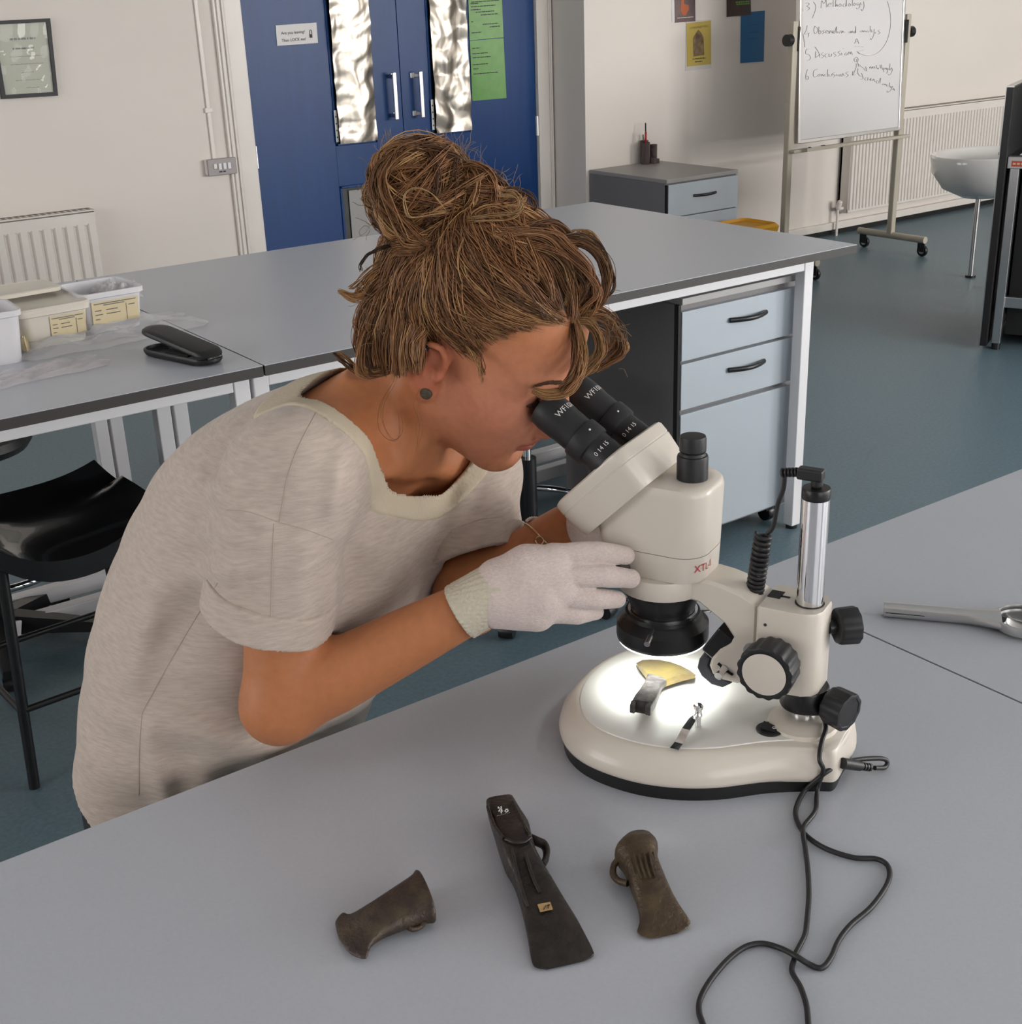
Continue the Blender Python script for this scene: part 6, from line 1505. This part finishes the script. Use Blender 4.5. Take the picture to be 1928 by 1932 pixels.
# --- bun: two lobes of wound locks
B1, B2, B3 = Lp(796, 368, 1.215), Lp(893, 382, 1.215), Lp(940, 394, 1.215)
axis_up = HU*.75-HF*.65; axis_up /= np.linalg.norm(axis_up)
def wound(c, R_b, n, tilt, arc=(2.0, 4.6), spread=.006, squash=(1, 1, 1), ns=12, axis0=None):
    for i in range(n):
        ax = (axis_up if axis0 is None else axis0)+rs.normal(0, tilt, 3); ax /= np.linalg.norm(ax)
        u = np.cross(ax, rs.normal(0, 1, 3)); u /= np.linalg.norm(u); v = np.cross(ax, u)
        h = rs.uniform(-.8, .8); R0 = R_b*rs.uniform(.80, 1.0); rr = R0*math.sqrt(1-h*h*.8)
        a0 = rs.uniform(0, 6.28); al = rs.uniform(*arc); a = a0+np.linspace(0, al, 16)
        P = c+np.array(squash)*(np.outer(np.cos(a), u)*rr+np.outer(np.sin(a), v)*rr+ax*R0*h*.9+np.outer(np.sin(np.linspace(0, 3.1, 16)+rs.rand()), ax)*.006)
        add_lock(P, ns, spread*rs.uniform(.6, 1.2), frizz=.0016)
wound(B1, .0515, 150, .75); wound(B2, .034, 70, .9, arc=(2.5, 5.5), spread=.004); wound(B3, .022, 34, .7, arc=(3, 6), spread=.003, squash=(1.45, .75, 1))
# locks from bun base up round the left of the bun
for i in range(40):
    q = [(850+rs.uniform(-15, 15), 450), (800+rs.uniform(-25, 20), 452+rs.uniform(-8, 10)), (745+rs.uniform(-20, 20), 425+rs.uniform(-20, 20)), (708+rs.uniform(-8, 20), 360+rs.uniform(-25, 25)), (720+rs.uniform(-12, 30), 300+rs.uniform(-10, 20)), (780+rs.uniform(-20, 30), 276+rs.uniform(-4, 18)), (845+rs.uniform(-20, 20), 292+rs.uniform(-8, 14))]
    cc = 1.185+rs.uniform(-.02, .03); add_lock(smoothpath([Lp(x, y, cc+(.02 if k in (0, 6) else 0)) for k, (x, y) in enumerate(q)], 4), 11, .005)
# band of hair twisted about the bun base
for i in range(34):
    y0 = 428+rs.uniform(-14, 18); q = [(742, y0+38), (790, y0+28), (840, y0+6), (890, y0-14), (935, y0-22), (975+rs.uniform(-10, 8), y0-30+rs.uniform(-14, 14))]
    add_lock(smoothpath([Lp(x+rs.uniform(-6, 6), y+rs.uniform(-5, 5), 1.172+.006*k+rs.uniform(-.008, .008)) for k, (x, y) in enumerate(q)], 4), 11, .0035)
def px_lock(pts, c, n, spread, jit=4, reps=1, col=None, r=.0005, frizz=.001):
    for _ in range(reps):
        off = rs.normal(0, jit, 2); q = []
        for k, p_ in enumerate(pts):
            cz_ = c if not hasattr(c, '__len__') else c[0]+(c[1]-c[0])*k/(len(pts)-1)
            j2 = rs.normal(0, jit*.5, 2); q.append(Lp(p_[0]+off[0]+j2[0], p_[1]+off[1]+j2[1], cz_))
        add_lock(smoothpath(q, 6), n, spread, col=col, r=r, frizz=frizz, ends=(.4, .3), taper=.62)
HON = (.28, .145, .058)
# fringe that falls to the brow
px_lock([(1080, 590), (1094, 630), (1100, 672), (1090, 708), (1066, 732), (1035, 740), (1008, 732)], (1.198, 1.178), 16, .0036, 4, 6, HON)
px_lock([(1078, 600), (1084, 640), (1086, 680), (1078, 712), (1055, 736)], (1.196, 1.178), 12, .0030, 5, 4)
# tuft springing forward from the hairline
px_lock([(1082, 590), (1112, 588), (1142, 596), (1168, 618), (1176, 650), (1160, 678), (1132, 692)], (1.20, 1.225), 10, .0032, 8, 7)
px_lock([(1084, 598), (1110, 606), (1128, 628), (1132, 660), (1118, 690), (1098, 706)], (1.197, 1.21), 10, .003, 6, 6, HON)
px_lock([(1085, 590), (1125, 600), (1155, 628), (1160, 655), (1140, 684)], (1.20, 1.23), 5, .003, 9, 5)
# curls over the forehead
px_lock([(1010, 470), (1070, 448), (1118, 462), (1144, 505), (1142, 552), (1118, 580), (1085, 592)], (1.185, 1.21), 11, .0036, 6, 8)
px_lock([(1040, 480), (1090, 490), (1118, 525), (1116, 560), (1092, 588)], (1.185, 1.198), 11, .0036, 6, 7)
px_lock([(1068, 470), (1080, 446), (1106, 444), (1126, 462), (1122, 486)], 1.20, 5, .002, 5, 3, HON)
px_lock([(985, 430), (1040, 420), (1078, 446), (1082, 480)], (1.18, 1.20), 10, .003, 5, 5)
for k in range(26):
    x0 = rs.uniform(930, 1075); y0 = 420+(x0-930)*.22+rs.uniform(-4, 30)
    px_lock([(870+rs.uniform(-15, 25), 445+rs.uniform(-10, 20)), (x0-40, y0-6), (x0+10, y0+22), (x0+40+rs.uniform(-10, 20), y0+75), (1080+rs.uniform(-30, 10), 595+rs.uniform(-14, 8))], (1.165, 1.192), 12, .0042, 4, 1)
# hair gathered up from the nape, behind the ear
for k in range(60):
    x0 = rs.uniform(684, 792); y0 = 700+rs.uniform(-14, 14)-max(0, 720-x0)*.25; f_ = (x0-684)/108; c0 = 1.262-.055*f_
    px_lock([(x0, y0), (x0-8+10*f_+rs.uniform(-8, 8), y0-50), (x0-6+16*f_+rs.uniform(-8, 8), 600+rs.uniform(-14, 14)), (718+80*f_+rs.uniform(-10, 10), 535+rs.uniform(-12, 12)), (795+30*f_, 480+rs.uniform(-8, 12))], (c0, 1.185), 12, .0048, 3, 1)
# loose tails at the nape
px_lock([(800, 480), (745, 520), (700, 548), (668, 566), (640, 556)], 1.215, 9, .004, 4, 5)
px_lock([(790, 470), (738, 500), (700, 520), (680, 545), (668, 552)], 1.205, 9, .004, 5, 5)
px_lock([(775, 462), (735, 464), (700, 478), (684, 498), (683, 512)], 1.20, 4, .0012, 2, 2, (.05, .03, .02))
px_lock([(780, 560), (720, 590), (690, 640), (684, 690), (700, 712)], 1.225, 10, .004, 7, 6)
px_lock([(800, 640), (745, 690), (690, 700), (650, 676), (640, 668)], 1.24, 7, .003, 5, 4)
px_lock([(745, 715), (722, 760), (722, 805), (738, 832), (756, 822), (752, 780)], 1.205, 1, .0006, 3, 3, (.10, .045, .02), r=.00022)
px_lock([(790, 730), (786, 770), (790, 810), (782, 850)], 1.19, 1, .0006, 4, 3, (.16, .07, .03), r=.00022)
px_lock([(880, 650), (898, 672), (908, 694), (912, 712)], (1.19, 1.183), 5, .003, 5, 5, r=.0003)
# pale loop standing off the bun
px_lock([(846, 398), (810, 404), (775, 410), (764, 390), (768, 366), (790, 356), (818, 366), (842, 396)], 1.158, 3, .0010, 1.5, 1, (.40, .25, .12), r=.00042)
px_lock([(880, 414), (930, 410), (970, 402), (984, 384), (970, 366), (940, 362)], 1.165, 6, .003, 3, 2, (.34, .20, .09))
# flyaway hairs
for k in range(120):
    x0, y0 = rs.uniform(715, 975), 0; y0 = 285 if x0 < 880 else 300+(x0-880)*.75
    a = rs.uniform(-2.4, -.7); L_ = rs.uniform(14, 60); cu_ = rs.normal(0, 1.2); q = []; x, y = x0, y0+8
    for s_ in range(7): q.append((x, y)); x += math.cos(a)*L_/6; y += math.sin(a)*L_/6; a += cu_/6+rs.normal(0, .12)
    px_lock(q, 1.205, 1, .0003, 0, 1, (.30, .22, .15), r=.00026, frizz=.0004)
for k in range(44):
    t = rs.rand(); x0, y0 = [(690, 380), (1150, 560), (1165, 650), (690, 600)][k % 4]; x0 += rs.uniform(-14, 14); y0 += rs.uniform(-60, 60); out = -1 if x0 < 850 else 1
    a = (0 if out > 0 else math.pi)+rs.normal(0, .7); L_ = rs.uniform(12, 42); cu_ = rs.normal(0, 1.5); q = []; x, y = x0-out*10, y0
    for s_ in range(6): q.append((x, y)); x += math.cos(a)*L_/5; y += math.sin(a)*L_/5; a += cu_/5
    px_lock(q, 1.20, 1, .0003, 0, 1, (.26, .17, .10), r=.00026, frizz=.0004)
# --- build the strands as fine three-sided fibres
HV, HFc, HCl = [], [], []; off = 0
for P, c_, r_ in zip(strands, scol, srad):
    m = len(P); T_ = np.gradient(P, axis=0); T_ /= np.linalg.norm(T_, axis=1)[:, None]+1e-9
    U_ = np.cross(T_, np.array([.31, .17, -.93])); U_ /= np.linalg.norm(U_, axis=1)[:, None]+1e-9; V_ = np.cross(T_, U_)
    tp = np.minimum(1, np.minimum(np.linspace(.6, 6, m), np.linspace(6, .35, m)))*r_
    tp[:3] *= (.45, .7, .9); ring = np.stack([P+tp[:, None]*(math.cos(b)*U_+math.sin(b)*V_) for b in (0, 2.094, 4.189)], 1).reshape(-1, 3)
    i = np.arange(m-1)[:, None]*3+off; j = np.arange(3)[None]; k2 = (j+1) % 3
    HFc.append(np.stack([i+j, i+k2, i+3+k2, i+3+j], -1).reshape(-1, 4)); HV.append(ring); HCl.append(np.tile(np.append(c_, 1.0), (m*3, 1))); off += m*3
HV = np.concatenate(HV); HFc = np.concatenate(HFc); HCl = np.concatenate(HCl)
m_hair = mat('brown_hair', (.15, .08, .04), .45, attr='col', spec=.35)
def np_mesh(name, V, F, m, parent, cols=None):
    me = bpy.data.meshes.new(name); me.vertices.add(len(V)); me.vertices.foreach_set('co', V.astype(np.float32).ravel()); nf = len(F)
    me.loops.add(nf*4); me.loops.foreach_set('vertex_index', F.astype(np.int32).ravel()); me.polygons.add(nf)
    me.polygons.foreach_set('loop_start', np.arange(0, nf*4, 4, dtype=np.int32)); me.polygons.foreach_set('loop_total', np.full(nf, 4, np.int32)); me.polygons.foreach_set('use_smooth', np.ones(nf, bool)); me.update(calc_edges=True)
    if cols is not None: ca = me.color_attributes.new('col', 'FLOAT_COLOR', 'POINT'); ca.data.foreach_set('color', cols.astype(np.float32).ravel())
    me.materials.append(m); o = bpy.data.objects.new(name, me); COL.objects.link(o); o.parent = parent; o.matrix_parent_inverse = parent.matrix_world.inverted(); return o
ho = np_mesh('hair', to_world(HV), HFc, m_hair, person, HCl); ho['kind'] = 'stuff'; ho['label'] = 'messy brown hair pinned up in a bun'
# under-layer that keeps the scalp from showing
EDGE_P = np.array(EDGE)
def f_cap(p):
    h = to_head(p); s_ = np.stack([h[:, 0], h[:, 1], np.abs(h[:, 2])], 1); q = h-HC
    ell_ = s_ell(h, HC, HRAD-.0075)
    v = s_-HC; v /= np.linalg.norm(v, axis=1)[:, None]+1e-9
    # hairline: keep what lies on the bun side of the edge curve
    ang = (v@EDGE_P.T); near = ang.argmax(1); e = EDGE_P[near]; b = BUN0*np.array([1, 1, .0]); b = b/np.linalg.norm(b)
    side = ((v-e)*(b-e)).sum(1)/np.linalg.norm(b-e, axis=1)
    d = np.maximum(ell_, f_head(p)-np.clip((side-.05)*.12, -.004, .045))
    d = smin(d, s_ell(p, B1, (.044, .044, .044)), .02); d = smin(d, s_ell(p, B2, (.028, .027, .028)), .015); d = smin(d, s_ell(p, B3, (.026, .013, .018)), .01)
    return d
lo_ = np.minimum(HO-.16, B1-.08); hi_ = np.maximum(HO+.17, B3+.06)
field_obj('hair_underlayer', f_cap, lo_, hi_, .0035, mat('dark_brown_hair', (.055, .030, .016), .7, var=.3, vscale=120, spec=.2), person)
# --- brow, lashes
def strand_mesh(name, paths, r, m):
    g = G()
    for P in paths: g.tube(list(to_world(np.array(P))), [r*.6]+[r]*(len(P)-2)+[r*.3] if len(P) > 2 else r, 4)
    o = g.build(name, m, None); o.parent = person; o.matrix_parent_inverse = person.matrix_world.inverted(); o['kind'] = 'stuff'; return o
def surf(b0, n_):
    st_ = b0+np.linspace(-.02, .02, 81)[:, None]*n_; f_ = f_head(st_); k = np.nonzero(f_ > .0002)[0]
    ins = np.nonzero(f_ <= .0002)[0]; return st_[min(80, ins[-1]+1)] if len(ins) else b0
br = []
for sg in (1, -1):
    for k in range(150):
        t = rs.rand(); z = .012+.036*t; x = .0985-.019*t**1.5-.001; y = .0345+.006*math.sin(t*2.6)+rs.uniform(-.0024, .0024)*(1-.6*t)
        b0 = hl(x-.0005, y, sg*z); b0 = surf(b0, HF*.75+HN*sg*.66); br.append([b0, b0+HN*sg*.004+HU*.0012-HF*.0009, b0+HN*sg*.008+HU*.0010-HF*.0028])
strand_mesh('eyebrow', br, .00040, mat('brow_hair', (.07, .035, .016), .6))
la_ = []
for sg in (1, -1):
    for k in range(26):
        t = k/25; z = .020+.024*t; b0 = hl(.0855-.006*(2*t-1)**2, .0075, sg*z); la_.append([b0, b0+HF*.0035-HU*.0012, b0+HF*.0065-HU*.0005])
strand_mesh('eyelashes', la_, .00030, mat('lash', (.01, .008, .007), .6))
# --- ear studs and bracelet
def w1(p): return to_world(np.array(p)[None])[0]
es = thing('ear_plug', 'round striped plug earring in ear lobe of person', 'earring', w1(hl(-.004, -.0275, .0765)))
def disc(o, r, th, m, name, par):
    n_ = to_world(np.array([HO+HN*.9+HF*.12]))[0]-to_world(HO[None])[0]
    g = G().lathe([(r*.6, -th), (r, -th*.6), (r, th*.5), (r*.9, th*.8), (r*.3, th)], 24, o, n_); b = g.build(name, m, par, smooth=40); return b
disc((0, 0, 0), .0062, .003, mat('horn_plug', (.030, .024, .018), .25, col2=(.12, .10, .07), vscale=180, stretch=(1, 1, 6)), 'plug_disc', es)
es2 = thing('ear_stud', 'tiny black ring stud in upper ear of person', 'earring', w1(hl(-.022, .0215, .0815)))
disc((0, 0, 0), .0030, .0018, m_black, 'stud_ring', es2); disc(tuple(np.array(to_world(np.array([HO+HN*.0012]))[0]-to_world(HO[None])[0])), .0011, .0016, m_chrome, 'stud_bead', es2)
bc = EF*.385+WF*.615; ba_ = (WF-EF)/np.linalg.norm(WF-EF); bu = np.cross(ba_, np.array([0, 0, 1.0])); bu /= np.linalg.norm(bu); bv = np.cross(ba_, bu)
brc = thing('bracelet', 'fine chain bracelet with beads on far wrist of person', 'bracelet', w1(bc))
bw = w1(bc); R_w = .0332
ringp = [w1(bc+R_w*(math.cos(a)*bu+math.sin(a)*bv)+ba_*(.006*math.sin(a+.6)))-bw for a in np.linspace(0, 2*math.pi, 60, endpoint=False)]
G().tube(ringp, .0008, 6, closed=True).build('chain', mat('gold_chain', (.75, .55, .35), .2, metal=1), brc, smooth=60)
up_a = math.atan2(np.array([0, 1, 0])@bv, np.array([0, 1, 0])@bu)
for k in range(7):
    a = up_a-.12*(k-1)*(-1); q = w1(bc+(R_w+.001)*(math.cos(a)*bu+math.sin(a)*bv)+ba_*.002*k)-bw
    G().lathe([(.0004, -.0022), (.0018, -.001), (.0018, .001), (.0004, .0022)], 10, q, (0, 0, 1)).build('bead', mat('pearl', (.72, .64, .56), .25), brc, smooth=60)
na_ = math.atan2(np.array([0, .35, -1])@bv, np.array([0, .35, -1])@bu); q = bc+(R_w+.0015)*(math.cos(na_)*bu+math.sin(na_)*bv)
G().tube([w1(q+.0042*(math.cos(a)*np.array([1, 0, 0])+math.sin(a)*np.array([0, 1, 0])))-bw for a in np.linspace(0, 6.283, 18, endpoint=False)], .0008, 6, closed=True).build('clasp_ring', MATS['gold_chain'], brc, smooth=60)
